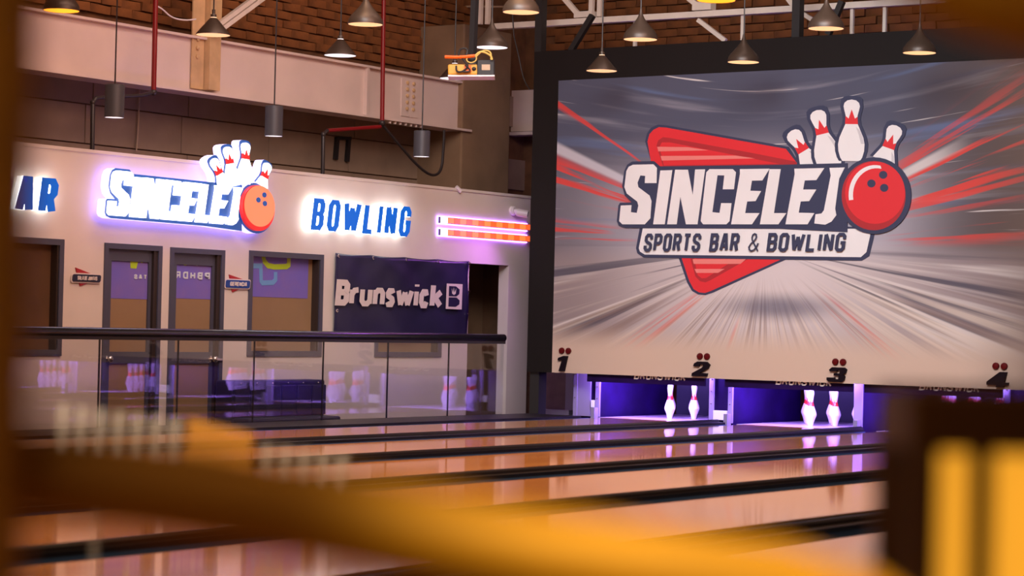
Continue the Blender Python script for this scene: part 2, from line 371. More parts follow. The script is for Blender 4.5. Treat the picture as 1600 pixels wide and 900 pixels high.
# high side wall: blocks below, brick above
XB = -16.7
zb0, zb1 = 2.2, onX(300, 62, XB).z
sw = MB().box(XB-.3, XB-.03, 10, 25, -.4, 7.2).build('wall_side', M['mortar']); tag(sw, kind='structure')
pw, ph = 1.42, .40
zj = onX(294, 183, XB).z; yy0 = WY(294, 200, XB) - 6*pw
bm_ = MB().box(0, .03, .006, pw-.006, .006, ph-.006).build('block', M['block'], None, bevel=.005)
COL.objects.unlink(bm_)
for r_ in range(-2, 2):
    for c_ in range(0, 11):
        o = bm_.copy(); COL.objects.link(o); o.parent = sw; o.location = (XB-.03, yy0+c_*pw+(pw*.93 if r_ % 2 else 0)-pw, zj+r_*ph)
bl, bh = .30, .098
shapes = []
for k in range(5):
    j = lambda: random.uniform(-.008, .008)
    mb = MB(); d = .03+.012*k*.6
    mb.add([(0,.006+j(),.006+j()),(d,.006+j(),.006+j()),(d,bl-.007+j(),.006+j()),(0,bl-.007+j(),.006+j()),(0,.006+j(),bh-.006+j()),(d+j(),.006+j(),bh-.006+j()),(d+j(),bl-.007+j(),bh-.006+j()),(0,bl-.007+j(),bh-.006+j())],
           [(0,3,2,1),(4,5,6,7),(0,1,5,4),(1,2,6,5),(2,3,7,6),(3,0,4,7)])
    o = mb.build('brick', M['brick']); shapes.append(o.data); bpy.data.objects.remove(o)
zt0 = zj+.93
n = 0
for r_ in range(13):
    z = zt0 + r_*bh
    for c_ in range(31):
        y = 15.2 + c_*bl + (bl/2 if r_ % 2 else 0)
        if y > 23.2: continue
        px_z_hi = onX(40, -12, XB).z
        if n >= 298: continue
        o = bpy.data.objects.new('brick', random.choice(shapes)); COL.objects.link(o); o.parent = sw; o.location = (XB-.03, y, z); n += 1
# end wall behind the masking unit
YE = 24.6
ew = MB().box(-17.2, 8, YE, YE+.3, -.4, 7.2).build('wall_end', M['mortar']); tag(ew, kind='structure')
n = 0; z0e = onY(1100, 92, YE).z
for r_ in range(10):
    for c_ in range(30):
        x = -16.4 + c_*bl + (bl/2 if r_ % 2 else 0); z = z0e + r_*bh
        if n >= 290: continue
        o = bpy.data.objects.new('brick', random.choice(shapes)); COL.objects.link(o); o.parent = ew
        o.location = (x+bl, YE, z); o.rotation_euler = (0, 0, R(90)); o.scale = (-1, 1, 1); o.rotation_euler = (0, 0, R(-90)); o.location = (x, YE, z); o.scale = (1, 1, 1); n += 1
# concrete column in the corner
XC = -16.05
ca, cb = WY(722, 200, XC), WY(797, 200, XC)
c = MB().box(XB-.02, XC, ca, cb, -.4, onX(760, 44, XC).z).build('column', M['concrete'], bevel=.02); tag(c, kind='structure')

# ------------------------------------------------------------------ steel beam along the side wall
XBm = -16.12
bz0 = onX(400, 157, XBm).z; bz1 = onX(400, 77, XBm).z; by1 = WY(719, 170, XBm)
bt = thing('steel_beam', (XBm, 16, bz0), 'large pinkish white painted steel beam running along the block wall above the office', 'beam')
MB().box(XBm-.02, XBm, 10.5, by1, bz0, bz1).build('web', M['steel_paint'], bt)
MB().box(XBm-.2, XBm+.11, 10.5, by1+.1, bz0-.025, bz0).build('bottom_flange', M['steel_paint'], bt)
MB().box(XBm-.2, XBm+.06, 10.5, by1, bz1, bz1+.025).build('top_flange', M['steel_paint'], bt)
ys = WY(639, 165, XBm)
MB().box(XBm, XBm+.012, ys-.16, ys-.006, bz0+.06, bz1-.05).box(XBm, XBm+.012, ys+.006, ys+.16, bz0+.06, bz1-.05).build('splice_plate', M['steel_paint'], bt)
for sgn in (-1, 1):
    for k in range(5):
        MB().lathe([(.022,0),(.022,.016),(.014,.022),(0,.022)], (XBm+.012, ys+sgn*.06, bz0+.15+k*.075), 8, 'X').build('bolt', M['rust'], bt)
for k in range(7):
    MB().lathe([(0,-.03),(.016,-.03),(.02,0)], (XBm+.07, ys-.45+k*.1, bz0-.025), 8).build('bolt', M['steel_paint'], bt)
y5 = WY(570, 130, XBm); MB().box(XBm, XBm+.05, y5-.02, y5+.02, bz0, bz1).build('stiffener', M['steel_paint'], bt)
# bracket plate with bolts and the diagonal strut at it
yb = WY(316, 100, XBm)
bk = thing('column_bracket', (XBm+.02, yb, bz0), 'yellowed vertical steel angle bolted to the painted beam', 'bracket')
MB().box(XBm+.015, XBm+.03, yb-.19, yb-.01, bz0+.03, 5.6).build('plate', M['rust'], bk)
MB().box(XBm+.015, XBm+.10, yb+.0, yb+.17, bz0+.03, 5.6).build('flange', M['rust'], bk)
for k in range(3):
    MB().lathe([(.022,0),(.022,.02),(0,.026)], (XBm+.03, yb-.12, bz0+.36+k*.09), 8, 'X').build('bolt', M['rust'], bk)
st = thing('diagonal_strut', onX(335, 48, XBm+.2), 'white painted double channel strut rising diagonally from the beam bracket', 'strut')
a = onX(338, 46, XBm+.2); b = onX(430, -22, XBm+.2)
dv = Vector((0, 0, .035))
MB().bar(a+dv, b+dv, .05, .045).build('channel', M['truss'], st); MB().bar(a-dv, b-dv, .05, .045).build('channel', M['truss'], st)
MB().bar(a+Vector((-.03,0,0)), b+Vector((-.03,0,0)), .01, .06).build('batten', M['rust'], st)

# beam piece at the end wall seen between column and masking unit
Yq = 24.3
x0, x1 = SX(797, 170, Yq), SX(860, 170, Yq)
pb = thing('end_beam', ((x0+x1)/2, Yq, onY(815, 205, Yq).z), 'short pink lit steel beam end between concrete column and masking unit', 'beam')
MB().box(x0, x1+1, Yq, Yq+.02, onY(815, 205, Yq).z, onY(815, 141, Yq).z).build('web', M['steel_paint'], pb)
MB().box(x0, x1+1, Yq-.1, Yq+.1, onY(815, 212, Yq).z, onY(815, 207, Yq).z).build('flange', M['steel_paint'], pb)

# ------------------------------------------------------------------ roof truss above the masking unit
YT = YS+.75
tr = thing('roof_truss', (SX(1100, 30, YT), YT, SZ(1100, 30, YT)), 'white painted steel roof truss above the masking unit', 'truss')
T = lambda px, py: onY(px, py, YT)
MB().bar(T(772, 42), T(1430, 3)+(T(1430, 3)-T(772, 42))*1.6, .10, .065).build('bottom_chord', M['truss'], tr)
MB().bar(T(700, -30), T(1700, -86)+(T(1700, -86)-T(700, -30))*.9, .10, .065).build('top_chord', M['truss'], tr)
for px, y0 in ((750, 38), (762, 38), (924, 26), (937, 26)):
    MB().bar(T(px, y0), T(px+2, -40), .05, .05).build('vertical_strut', M['truss'], tr)
for p, q in (((905,24),(872,-14)), ((1092,10),(1062,-14)), ((1240,8),(1226,-10))):
    MB().bar(T(*p), T(*q), .05, .055).build('diagonal_strut', M['truss'], tr)
MB().bar(T(1091, 31), T(1134, 64), .05, .045).build('diagonal_strut', M['truss'], tr)
MB().bar(T(1250, 18), T(1274, 34), .05, .045).build('diagonal_strut', M['truss'], tr)
for px, y0, y1 in ((1161,22,66),(1332,12,54),(993,34,74),(1383,10,48)):
    MB().bar(T(px, y0), T(px-1, y1+6), .035, .035).build('hanger', M['truss'], tr)
for p, w, h in (((915,24),28,9), ((1100,11),29,12)):
    a = T(p[0]-w/2, p[1]); b = T(p[0]+w/2, p[1]-w*.06); MB().bar(a, b, .12, h*.0075).build('gusset_plate', M['truss'], tr)

# ------------------------------------------------------------------ masking unit with the big printed picture
XL = SX(835, 82); XS0 = SX(873, 126); ZT = SZ(835, 81); ZS1 = SZ(873, 126); ZS0 = SZ(862, 582)
XR = .6
def picture_material():
    cx, cz = SX(1195, 385), SZ(1195, 385)
    m = bpy.data.materials.new('motion_streak_print'); m.use_nodes = True; nt = m.node_tree; N = nt.nodes; Lk = nt.links
    b = N['Principled BSDF']; b.inputs['Roughness'].default_value = .55; b.inputs['Specular IOR Level'].default_value = .25
    geo = N.new('ShaderNodeTexCoord'); sp = N.new('ShaderNodeSeparateXYZ'); Lk.new(geo.outputs['Object'], sp.inputs[0])
    def mth(op, a, b2=None, c2=None, clamp=False):
        n = N.new('ShaderNodeMath'); n.operation = op; n.use_clamp = clamp
        for i, v in enumerate((a, b2, c2)):
            if v is None: continue
            if isinstance(v, (int, float)): n.inputs[i].default_value = v
            else: Lk.new(v, n.inputs[i])
        return n.outputs[0]
    def sm(v, lo, hi, t0=0, t1=1):
        n = N.new('ShaderNodeMapRange'); n.interpolation_type = 'SMOOTHSTEP'; n.inputs['From Min'].default_value = lo; n.inputs['From Max'].default_value = hi
        n.inputs['To Min'].default_value = t0; n.inputs['To Max'].default_value = t1; Lk.new(v, n.inputs['Value']); return n.outputs[0]
    def mix(f, a, b2, blend='MIX'):
        n = N.new('ShaderNodeMix'); n.data_type = 'RGBA'; n.blend_type = blend; n.clamp_factor = True
        if isinstance(f, (int, float)): n.inputs[0].default_value = f
        else: Lk.new(f, n.inputs[0])
        for i, v in ((6, a), (7, b2)):
            if isinstance(v, tuple): n.inputs[i].default_value = (*v, 1)
            else: Lk.new(v, n.inputs[i])
        return n.outputs[2]
    x = mth('SUBTRACT', sp.outputs[0], cx); z = mth('SUBTRACT', sp.outputs[2], cz)
    ang = mth('ARCTAN2', z, x); rad = mth('SQRT', mth('ADD', mth('MULTIPLY', x, x), mth('MULTIPLY', z, z)))
    def streak(fa, fr, off, lo, hi, detail=3):
        cb = N.new('ShaderNodeCombineXYZ'); Lk.new(mth('MULTIPLY', ang, fa), cb.inputs[0]); Lk.new(mth('MULTIPLY', rad, fr), cb.inputs[1]); cb.inputs[2].default_value = off
        n = N.new('ShaderNodeTexNoise'); n.inputs['Scale'].default_value = 1; n.inputs['Detail'].default_value = detail; Lk.new(cb.outputs[0], n.inputs['Vector'])
        return sm(n.outputs['Fac'], lo, hi)
    below = sm(z, .12, -.25); floor_ = sm(z, -.25, -.75); above = sm(z, -.25, .12)
    ax = mth('ABSOLUTE', x)
    su = mth('DIVIDE', z, mth('ADD', mth('MULTIPLY', mth('SQRT', mth('ADD', mth('MULTIPLY', x, x), 1.2)), .14), .8))        # gently fanned, nearly level streak field for the upper half
    def level(fs, fx, off, lo, hi):
        cb = N.new('ShaderNodeCombineXYZ'); Lk.new(mth('MULTIPLY', su, fs), cb.inputs[0]); Lk.new(mth('MULTIPLY', x, fx), cb.inputs[1]); cb.inputs[2].default_value = off
        n = N.new('ShaderNodeTexNoise'); n.inputs['Scale'].default_value = 1; n.inputs['Detail'].default_value = 3; Lk.new(cb.outputs[0], n.inputs['Vector'])
        return sm(n.outputs['Fac'], lo, hi)
    base = mix(sm(rad, .4, 3.0), (.54,.51,.60), (.15,.14,.175))
    base = mix(sm(z, .45, 1.35), base, (.085,.09,.14))
    base = mix(sm(x, 1.2, 2.7), base, (.10,.075,.075))
    base = mix(mth('MULTIPLY', above, mth('MULTIPLY', level(8, .40, 1.1, .52, .80), .45)), base, (.50,.48,.56))
    base = mix(mth('MULTIPLY', above, mth('MULTIPLY', level(9, .4, 4.4, .56, .76), .5)), base, (.13,.20,.40))
    base = mix(mth('MULTIPLY', above, mth('MULTIPLY', level(7, .3, 8.2, .54, .80), .45)), base, (.075,.075,.12))
    base = mix(mth('MULTIPLY', above, mth('MULTIPLY', level(22, .5, 6.2, .66, .72), .7)), base, (.80,.76,.76))
    base = mix(below, base, mix(sm(rad, .3, 2.6), (.66,.58,.60), (.30,.24,.25)))
    sides = mth('MULTIPLY', below, sm(mth('SUBTRACT', ax, mth('MULTIPLY', z, -1.6)), .0, .5))
    base = mix(mth('MULTIPLY', mth('MULTIPLY', streak(20, .22, 1.3, .47, .64), sides), .85), base, (.70,.63,.62))
    base = mix(mth('MULTIPLY', mth('MULTIPLY', streak(17, .2, 5.1, .50, .62), sides), .85), base, (.07,.065,.10))
    base = mix(mth('MULTIPLY', mth('MULTIPLY', streak(34, .25, 9.1, .46, .66), floor_), .65), base, (.72,.60,.52))
    base = mix(mth('MULTIPLY', mth('MULTIPLY', streak(30, .25, 3.7, .50, .68), floor_), .6), base, (.22,.14,.12))
    # red streaks to the upper right, to the left and on the lower diagonals
    def sector(a0, w): return sm(mth('ABSOLUTE', mth('SUBTRACT', ang, a0)), w, w*.35)
    def mx_(*v):
        r_ = v[0]
        for q_ in v[1:]: r_ = mth('MAXIMUM', r_, q_)
        return r_
    redm = mx_(sector(R(20), .26), mth('MULTIPLY', sector(R(5), .10), .8), sector(R(163), .10), mth('MULTIPLY', sector(R(149), .018), .9), mth('MULTIPLY', sector(R(176), .06), .9))
    redm = mth('MULTIPLY', mth('MULTIPLY', redm, streak(26, .45, 7.7, .50, .60)), sm(rad, 1.25, 1.9))
    base = mix(mth('MULTIPLY', redm, .92), base, (.70,.06,.05))
    redl = mx_(mth('MULTIPLY', sector(R(-38), .10), 1.0), sector(R(-146), .07), mth('MULTIPLY', sector(R(-110), .05), .9))
    redl = mth('MULTIPLY', mth('MULTIPLY', redl, streak(40, .5, 2.7, .40, .62)), sm(rad, .7, 1.1))
    base = mix(mth('MULTIPLY', redl, .75), base, (.68,.12,.10))
    base = mix(mth('MULTIPLY', mth('MULTIPLY', sector(R(25), .035), sm(rad, 1.0, 1.3)), mth('MULTIPLY', sm(rad, 2.6, 1.9), .8)), base, (.72,.66,.66))
    base = mix(mth('MULTIPLY', mth('MULTIPLY', sector(R(157.5), .03), sm(rad, 1.3, 1.8)), .8), base, (.62,.60,.68))
    # bluish dark pool below the emblem
    ex = mth('DIVIDE', mth('SUBTRACT', x, SX(1215, 480)-cx), .95); ez = mth('DIVIDE', mth('SUBTRACT', z, SZ(1215, 480)-cz), .20)
    er = mth('SQRT', mth('ADD', mth('MULTIPLY', ex, ex), mth('MULTIPLY', ez, ez)))
    base = mix(sm(er, 1.0, .1, 0, .7), base, (.07,.075,.14))
    # the picture fades out into the plain beige sheet at the bottom
    fade = N.new('ShaderNodeTexNoise'); fade.inputs['Scale'].default_value = 3
    zz = mth('ADD', sp.outputs[2], mth('MULTIPLY', mth('SUBTRACT', fade.outputs['Fac'], .5), .25))
    base = mix(sm(zz, SZ(1200, 560), SZ(1200, 505)), (.63,.47,.385), base)
    base = mix(sm(sp.outputs[0], SX(1500, 300), SX(1700, 300)), base, (.16,.105,.085))
    Lk.new(base, b.inputs['Base Color'])
    return m
ms = thing('masking_unit', (XL, YS, 0), 'wide masking unit with a large printed bowling emblem above the pin decks', 'screen')
MB().box(XL, XR, YS+.0, YS+.4, ZS1, ZT).build('top_panel', M['maskblack'], ms)
MB().box(XL, XS0, YS+.0, YS+.4, ZS0, ZS1).build('side_panel', M['maskblack'], ms)
sf = MB().box(XS0, XR, YS-.002, YS+.03, ZS0, ZS1).build('printed_sheet', M['black'], ms)
# keep the sheet's object coordinates equal to world coordinates for the print
sf.data.transform(Matrix.Translation(Vector(ms.location))); sf.location = -Vector(ms.location)
sf.data.materials.clear(); sf.data.materials.append(picture_material())
MB().box(SX(824, 600), SX(838, 600), YS+.05, YS+.2, -.4, ZS0).build('leg', M['black'], ms)
for px, yt in ((844, 80), (1246, 57)):
    p = onY(px, yt, YS+.15); MB().box(p.x-.045, p.x+.045, YS+.1, YS+.2, p.z-.05, 7.2).build('hanger_post', M['black'], ms)
for p, q in (((926,24),(892,80)), ((1316,2),(1294,54))):
    MB().bar(onY(*p, YS+.25), onY(*q, YS+.25), .06, .06).build('stay', M['black'], ms)

# the emblem: outlines in a flat emblem frame (x right, y down), laid on the sheet
def emblem():
    e = []                                             # (name, material key, outline, layer)
    def add(n, m, p, l): e.append((n, m, p, l))
    add('emblem_triangle', 'navy_print', [(186,292),(196,250),(216,222),(250,207),(290,210),(905,318),(970,420),(225,420)], 1)
    add('emblem_triangle', 'red_print', [(198,292),(208,255),(228,233),(255,220),(290,222),(890,328),(955,412),(262,418),(215,390)], 2)
    add('emblem_inset', 'dred_print', [(243,312),(252,286),(276,270),(310,274),(700,345),(940,392),(945,408),(276,414)], 3)
    add('emblem_inset', 'red_print', [(258,318),(270,296),(310,296),(860,404),(280,412)], 4)
    add('emblem_stripe', 'pink_print', [(247,318),(400,320),(505,336),(252,341)], 5)
    add('emblem_stripe', 'pink_print', [(264,364),(640,362),(735,376),(270,387)], 5)
    z = lambda x, y: ((820+x/3.556-950)*3.2, (350+y/3.556-130)*3.2)
    add('emblem_point', 'navy_print', [z(850,170),z(903,325),z(930,372),z(965,392),z(1005,395),z(1045,382),z(1480,185)], 1)
    add('emblem_point', 'red_print', [z(866,170),z(916,318),z(940,362),z(970,380),z(1003,383),z(1035,372),z(1440,190)], 2)
    add('emblem_inset', 'dred_print', [z(915,170),z(950,292),z(975,318),z(1005,324),z(1030,314),z(1250,190)], 3)
    add('emblem_inset', 'red_print', [z(938,170),z(962,285),z(985,302),z(1010,300),z(1180,190)], 4)
    add('emblem_stripe', 'pink_print', [z(945,250),z(1112,250),z(1075,272),z(955,272)], 5)
    add('emblem_stripe', 'pink_print', [z(935,195),z(1230,195),z(1200,222),z(940,222)], 5)
    add('tagline_panel', 'navy_print', [(165,700),(1340,720),(1330,775),(1308,865),(1270,888),(180,872),(148,850),(142,825)], 1)
    add('tagline_panel', 'white_print', [(176,726),(1318,728),(1312,765),(1294,845),(1266,870),(186,857),(162,842),(156,825)], 2)
    return e
def wordmark():
    e = []
    def add(n, m, p, l): e.append((n, m, p, l))
    add('wordmark_backing', 'navy_print', [(75,515),(85,440),(100,408),(125,392),(232,390),(262,416),(880,408),(1200,400),(1200,745),(860,728),(90,724),(58,712),(48,690),(56,612),(64,598),(122,596),(88,562)], 2)
    L = {
     'S': [(130,408),(232,406),(249,424),(247,500),(188,500),(190,464),(166,462),(152,498),(156,520),(212,562),(222,590),(216,676),(188,706),(76,706),(60,690),(68,612),(122,610),(119,645),(148,649),(156,612),(150,592),(98,552),(86,520),(96,440),(108,418)],
     'I': [(266,437),(326,435),(288,706),(230,706)],
     'N': [(340,433),(404,433),(428,560),(440,432),(490,431),(452,706),(394,706),(366,568),(348,706),(300,706)],
     'C': [(512,430),(628,430),(644,446),(634,531),(578,531),(586,462),(552,461),(526,645),(562,649),(570,600),(622,600),(612,690),(596,706),(480,706),(468,690),(496,446)],
     'E': [(664,430),(812,428),(776,487),(724,488),(716,538),(770,540),(742,590),(700,592),(690,650),(762,650),(724,706),(620,706),(664,455)],
     'L': [(812,430),(868,430),(834,650),(896,650),(856,706),(764,706)],
     'E2': [(936,428),(1086,425),(1046,485),(988,487),(980,532),(1046,532),(1010,590),(968,592),(958,648),(1036,650),(1002,706),(892,706),(938,455)],
     'J': [(1112,424),(1188,422),(1160,478),(1140,628),(1146,660),(1122,692),(1090,708),(1036,702),(1042,656),(1072,652),(1084,636),(1118,462)]}
    for k, p in L.items(): add('wordmark_letter', 'white_print', p, 3)
    return e
PROF = [(0,1.0),(.10,.985),(.165,.945),(.185,.89),(.165,.82),(.135,.74),(.125,.68),(.14,.60),(.20,.50),(.27,.38),(.30,.27),(.29,.16),(.25,.06),(.20,0)]
def pins2d():
    e = []
    for head, base, s in (((918,238),(1035,430),.78), ((1046,135),(1118,430),.80), ((1222,82),(1218,430),.80), ((1446,212),(1372,415),.78)):
        hx, hy = head; bx, by = base; ax = Vector((hx-bx, hy-by)); Lg = ax.length*1.02; d = ax.normalized(); nrm = Vector((d.y, -d.x)) * -1
        full = 300*s/.78
        def pt(u, h, grow=0): 
            o = Vector((hx, hy)) - d*(1-h)*full; return tuple(o + nrm*u*full*.72*1.0)
        right = [(u, h) for u, h in PROF]; 
        def outline(g):
            pts = []
            for u, h in PROF: pts.append((u+g, h + (g*.8 if h > .9 else 0)))
            hmin = 1 - (Vector((hx, hy))-Vector((bx, by))).length/full
            pts = [(u, h) for u, h in pts if h > hmin] 
            pr = [pt(u, h) for u, h in pts]; pl = [pt(-u, h) for u, h in reversed(pts)]
            return pr + pl[:-1] if False else pr + pl
        e.append(('emblem_pin', 'navy_print', outline(.075), 1))
        e.append(('emblem_pin', 'white_print', outline(0), 2))
        crown = [(-.145,.60),(.145,.60),(.135,.72),(.075,.69),(.0,.84),(-.065,.69),(-.135,.73)]
        e.append(('pin_crown', 'red_print', [pt(*q) for q in crown], 3))
        e.append(('pin_shade', 'shade_print', [pt(*q) for q in ((.10,.56),(.19,.50),(.26,.38),(.29,.28),(.22,.28),(.17,.42))], 3))
    return e
def ball2d():
    e = [('ball_outline', 'navy_print', ell(1336, 563, 184, 192, 40), 4), ('ball_face', 'dred_print', ell(1333, 563, 160, 173, 40), 5),
         ('ball_face', 'red_print', ell(1340, 548, 150, 156, 40), 6)]
    arc = [(1340+132*math.cos(R(a)), 560+150*math.sin(R(a))) for a in range(170, 286, 8)] + [(1348+118*math.cos(R(a)), 560+134*math.sin(R(a))) for a in range(282, 168, -8)]
    e.append(('ball_highlight', 'white_print', arc, 7))
    for x, y in ((1381,459),(1322,502),(1386,524)): e.append(('finger_hole', 'navy_print', ell(x, y, 21, 20, 16), 7))
    return e
def L2S(p):                                            # emblem frame -> (X, Z) on the masking unit
    q = onY(950+p[0]/3.2, 130+p[1]/3.2, YS); return (q.x, q.z)
lg = empty('emblem', (0, 0, 0)); lg.parent = ms; lg.location = (SX(1195, 300)-XL, -.004, SZ(1195, 300))
for i, (nme, mk, poly, lay) in enumerate(emblem() + pins2d() + wordmark() + ball2d()):
    MB().prism([L2S(p) for p in poly], PY(YS-.002), 0, .0005*(i+1)).build(nme, M[mk], lg)
p0, p1 = L2S((206, 838)), L2S((1228, 846)); hcap = L2S((206, 748))[1]-p0[1]
for w_, xa, xb, t_ in (('SPORTS', 206, 498, .030), ('BAR', 533, 690, .031), ('&', 728, 792, .013), ('BOWLING', 820, 1222, .032)):
    a = L2S((xa, 0))[0]; bq = L2S((xb, 0))[0]-.04
    y = L2S((xa, 840))[1]
    for ch, polys in word(w_, a-.01, bq, y-.005, hcap, t_*1.05, slant=.13, gap=.22):
        mb = MB()
        mb.stack(polys, PY(YS-.002), .020, .028)
        mb.build('tagline_letter', M['navy_print'], lg)

# lane numbers with their two red lamps
DIG = {'1': [(.18,0),(.62,0),(.86,1.0),(.55,1.0),(.12,.86),(.08,.68),(.44,.74)],
 '2': [(0,0),(.80,0),(.84,.22),(.42,.22),(.88,.55),(.96,.80),(.80,1),(.30,1),(.12,.86),(.08,.66),(.38,.66),(.42,.80),(.60,.80),(.62,.68),(.50,.55),(.02,.20)],
 '3': [(.0,.14),(.10,.0),(.70,0),(.86,.14),(.90,.40),(.80,.52),(.94,.64),(.98,.88),(.86,1),(.26,1),(.12,.84),(.14,.72),(.50,.72),(.52,.80),(.66,.80),(.64,.60),(.36,.60),(.34,.44),(.60,.44),(.58,.20),(.40,.20),(.40,.30),(.0,.30)],
 '4': [(.42,0),(.78,0),(.80,.14),(.98,.14),(1.0,.32),(.82,.32),(.92,1.0),(.60,1.0),(.0,.34),(.0,.14),(.46,.14)]}
for d, px, py, gh in (('1', 881, 580, 33), ('2', 1097, 588, 33), ('3', 1309, 597, 33), ('4', 1560, 605, 33)):
    c0 = onY(px, py, YS); hgt = gh*.0068*.92; wd = .225 if d != '1' else .16
    hgt = SZ(px, py-(24 if d in '14' else 23))-c0.z
    o = MB().prism([(c0.x-wd/2+u*wd, c0.z+v*hgt) for u, v in DIG[d]], PY(YS-.002), 0, .03).build('lane_number', M['lane_black'], ms)
    o['label'] = 'black lane number %s under its two red lamps' % d
    for s in (-1, 1):
        cz = c0.z+hgt+.055
        MB().lathe([(.036,0),(.036,.012),(.03,.022),(0,.026)], (c0.x+.015+s*.043, YS-.002, cz), 16, 'Y').build('indicator_lamp', M['dot_red'], ms)

# ------------------------------------------------------------------ lanes, gutters, dividers
LX = [-12.84, -11.12, -9.51, -7.79, -6.18, -4.46]
ORD = ['first', 'second', 'third', 'fourth', 'fifth', 'sixth']
YF, YH, YK = 3.62, 21.85, 21.52
def gutter_mesh(x0, x1):
    mb = MB(); n = 8; mb.smooth = True; w = x1-x0; vs = []
    for y in (YF, YK-.12):
        for k in range(n+1):
            a = math.pi*k/n; vs.append((x0+w/2-w/2*math.cos(a), y, -.012-.075*math.sin(a)))
    return mb.add(vs, [(k, k+1, n+2+k, n+1+k) for k in range(n)])
for k, x in enumerate(LX):
    ln = thing('bowling_lane', (x, YF, 0), 'glossy wooden bowling lane, %s from the glass railing' % ORD[k], 'lane', 'bowling lanes')
    MB().box(x-.53, x+.53, YF, YK-.12, -.05, 0).build('lane_bed', M['lane'], ln)
    MB().box(x-.64, x+.64, YK-.12, 23.1, -.05, 0).build('pin_deck', M['deck'], ln)
    gutter_mesh(x-.765, x-.53).build('gutter', M['gutter'], ln); gutter_mesh(x+.53, x+.765).build('gutter', M['gutter'], ln)
edges = [(-14.30, LX[0]-.765)] + [(LX[i]+.765, LX[i+1]-.765) for i in range(5)]
DL = ['black capping ledge between the glass railing and the nearest lane beside it', 'wide black capping between the first and second lane from the glass railing', 'narrow black capping between the second and third lane from the glass railing',
      'wide black capping between the third and fourth lane from the glass railing', 'narrow black capping between the fourth and fifth lane from the glass railing', 'wide black capping between the fifth and sixth lane from the glass railing']
for k, (a, b) in enumerate(edges):
    mb = MB().box(a, b, YF, YK-.14 if k else 21.25, -.1, .012)
    if k: mb.tube([((a+b)/2, YF, .012), ((a+b)/2, YK-.14, .012)], min(.03, (b-a)/2.2), 10)
    o = mb.build('lane_divider', M['capping'], None, smooth=False); tag(o, DL[k], 'divider', 'lane dividers')

# ------------------------------------------------------------------ pin decks: kickbacks, pit curtains, sweep boards, lamps
KL = ['pale violet kickback box left of the first pin deck', 'double kickback with white plate between first and second pin deck', 'slim violet kickback between second and third pin deck',
      'double kickback between third and fourth pin deck', 'slim kickback between fourth and fifth pin deck', 'double kickback between fifth and sixth pin deck']
kx = [(-13.89, -13.55)] + [(LX[i+1]-1.045, LX[i+1]-.765) if i % 2 == 0 else (LX[i]+.655, LX[i]+.745) for i in range(5)]
for k, (a, b) in enumerate(kx):
    kb = thing('kickback', ((a+b)/2, YK, 0), KL[k], 'kickback', 'kickbacks between the pin decks')
    MB().box(a+.004, b-.004, YK+.03, 23.1, -.08, 1.0).build('side_panel', M['kick'], kb)
    if b-a > .15:
        s_ = .05
        MB().box(a, a+s_, YK, YK+.03, 0, 1.0).build('edge_strip', M['kick_edge'], kb); MB().box(b-s_, b, YK, YK+.03, 0, 1.0).build('edge_strip', M['kick_edge'], kb)
        if k: MB().box(a+s_*.6, b-s_-.01, YK+.004, YK+.018, .03, .13).build('number_plate', M['plate_white'], kb)
        else:
            MB().box(a+s_, b-s_-.07, YK+.006, YK+.03, 0, 1.0).build('front_panel', M['kick_edge'], kb)
            MB().box(b-s_-.055, b-s_-.01, YK+.0, YK+.02, .10, .18).build('number_plate', M['plate_white'], kb)
        for z in (.2, .33, .46):
            for xx in (a+s_*.5, b-s_*.5): MB().lathe([(.007,0),(.007,.006),(0,.008)], (xx, YK, z), 8, 'Y').build('screw', M['chrome'], kb)
    else:
        MB().box(a, b, YK, YK+.03, 0, 1.0).build('edge_strip', M['kick_edge'], kb)
    MB().box(b-.05, b-.003, YK-.09, YK-.01, -.03, .10).build('corner_guard', M['kick_edge'], kb)
for k, x in enumerate(LX):
    o = MB().box(x-.66, x+.655, 23.12, 23.17, -.1, 1.0).build('pit_curtain', M['pit']); tag(o, 'black pit curtain behind the %s pin deck from the glass railing' % ORD[k], 'curtain', 'pit curtains')
    sb = thing('sweep_board', (x, YS+.05, .50), 'violet lit sweep board with white lettering over the %s pin deck' % ORD[k], 'board', 'sweep boards')
    MB().box(x-.74, x+.74, YS+.05, YS+.07, .388, .70).build('board', M['kick'], sb)
    if k < 4:
        for ch, polys in word('BRUNSWICK', x-.14, x+.50, .434, .08, .015, slant=.2):
            mb = MB()
            mb.stack(polys, PY(YS+.05), 0, .003)
            mb.build('letter', M['plate_white'], sb)
    lt = thing('violet_lamp', (x, YS+.14, .60), 'violet tube lamp hidden above the %s pin deck' % ORD[k], 'lamp', 'violet pin deck lamps')
    MB().tube([(x-.6, YS+.14, .60), (x+.6, YS+.14, .60)], .016, 8).build('tube', M['uv_tube'], lt)
    MB().box(x-.62, x+.62, YS+.09, YS+.19, .62, .65).build('housing', M['black'], lt)
    l = area('violet_lamp_light', (x, YS+.15, .57), (x, YH+.3, .12), 1.2, .06, 78, (.40, .23, 1.0)); l.parent = lt; l.location = (0, .01, -.03)
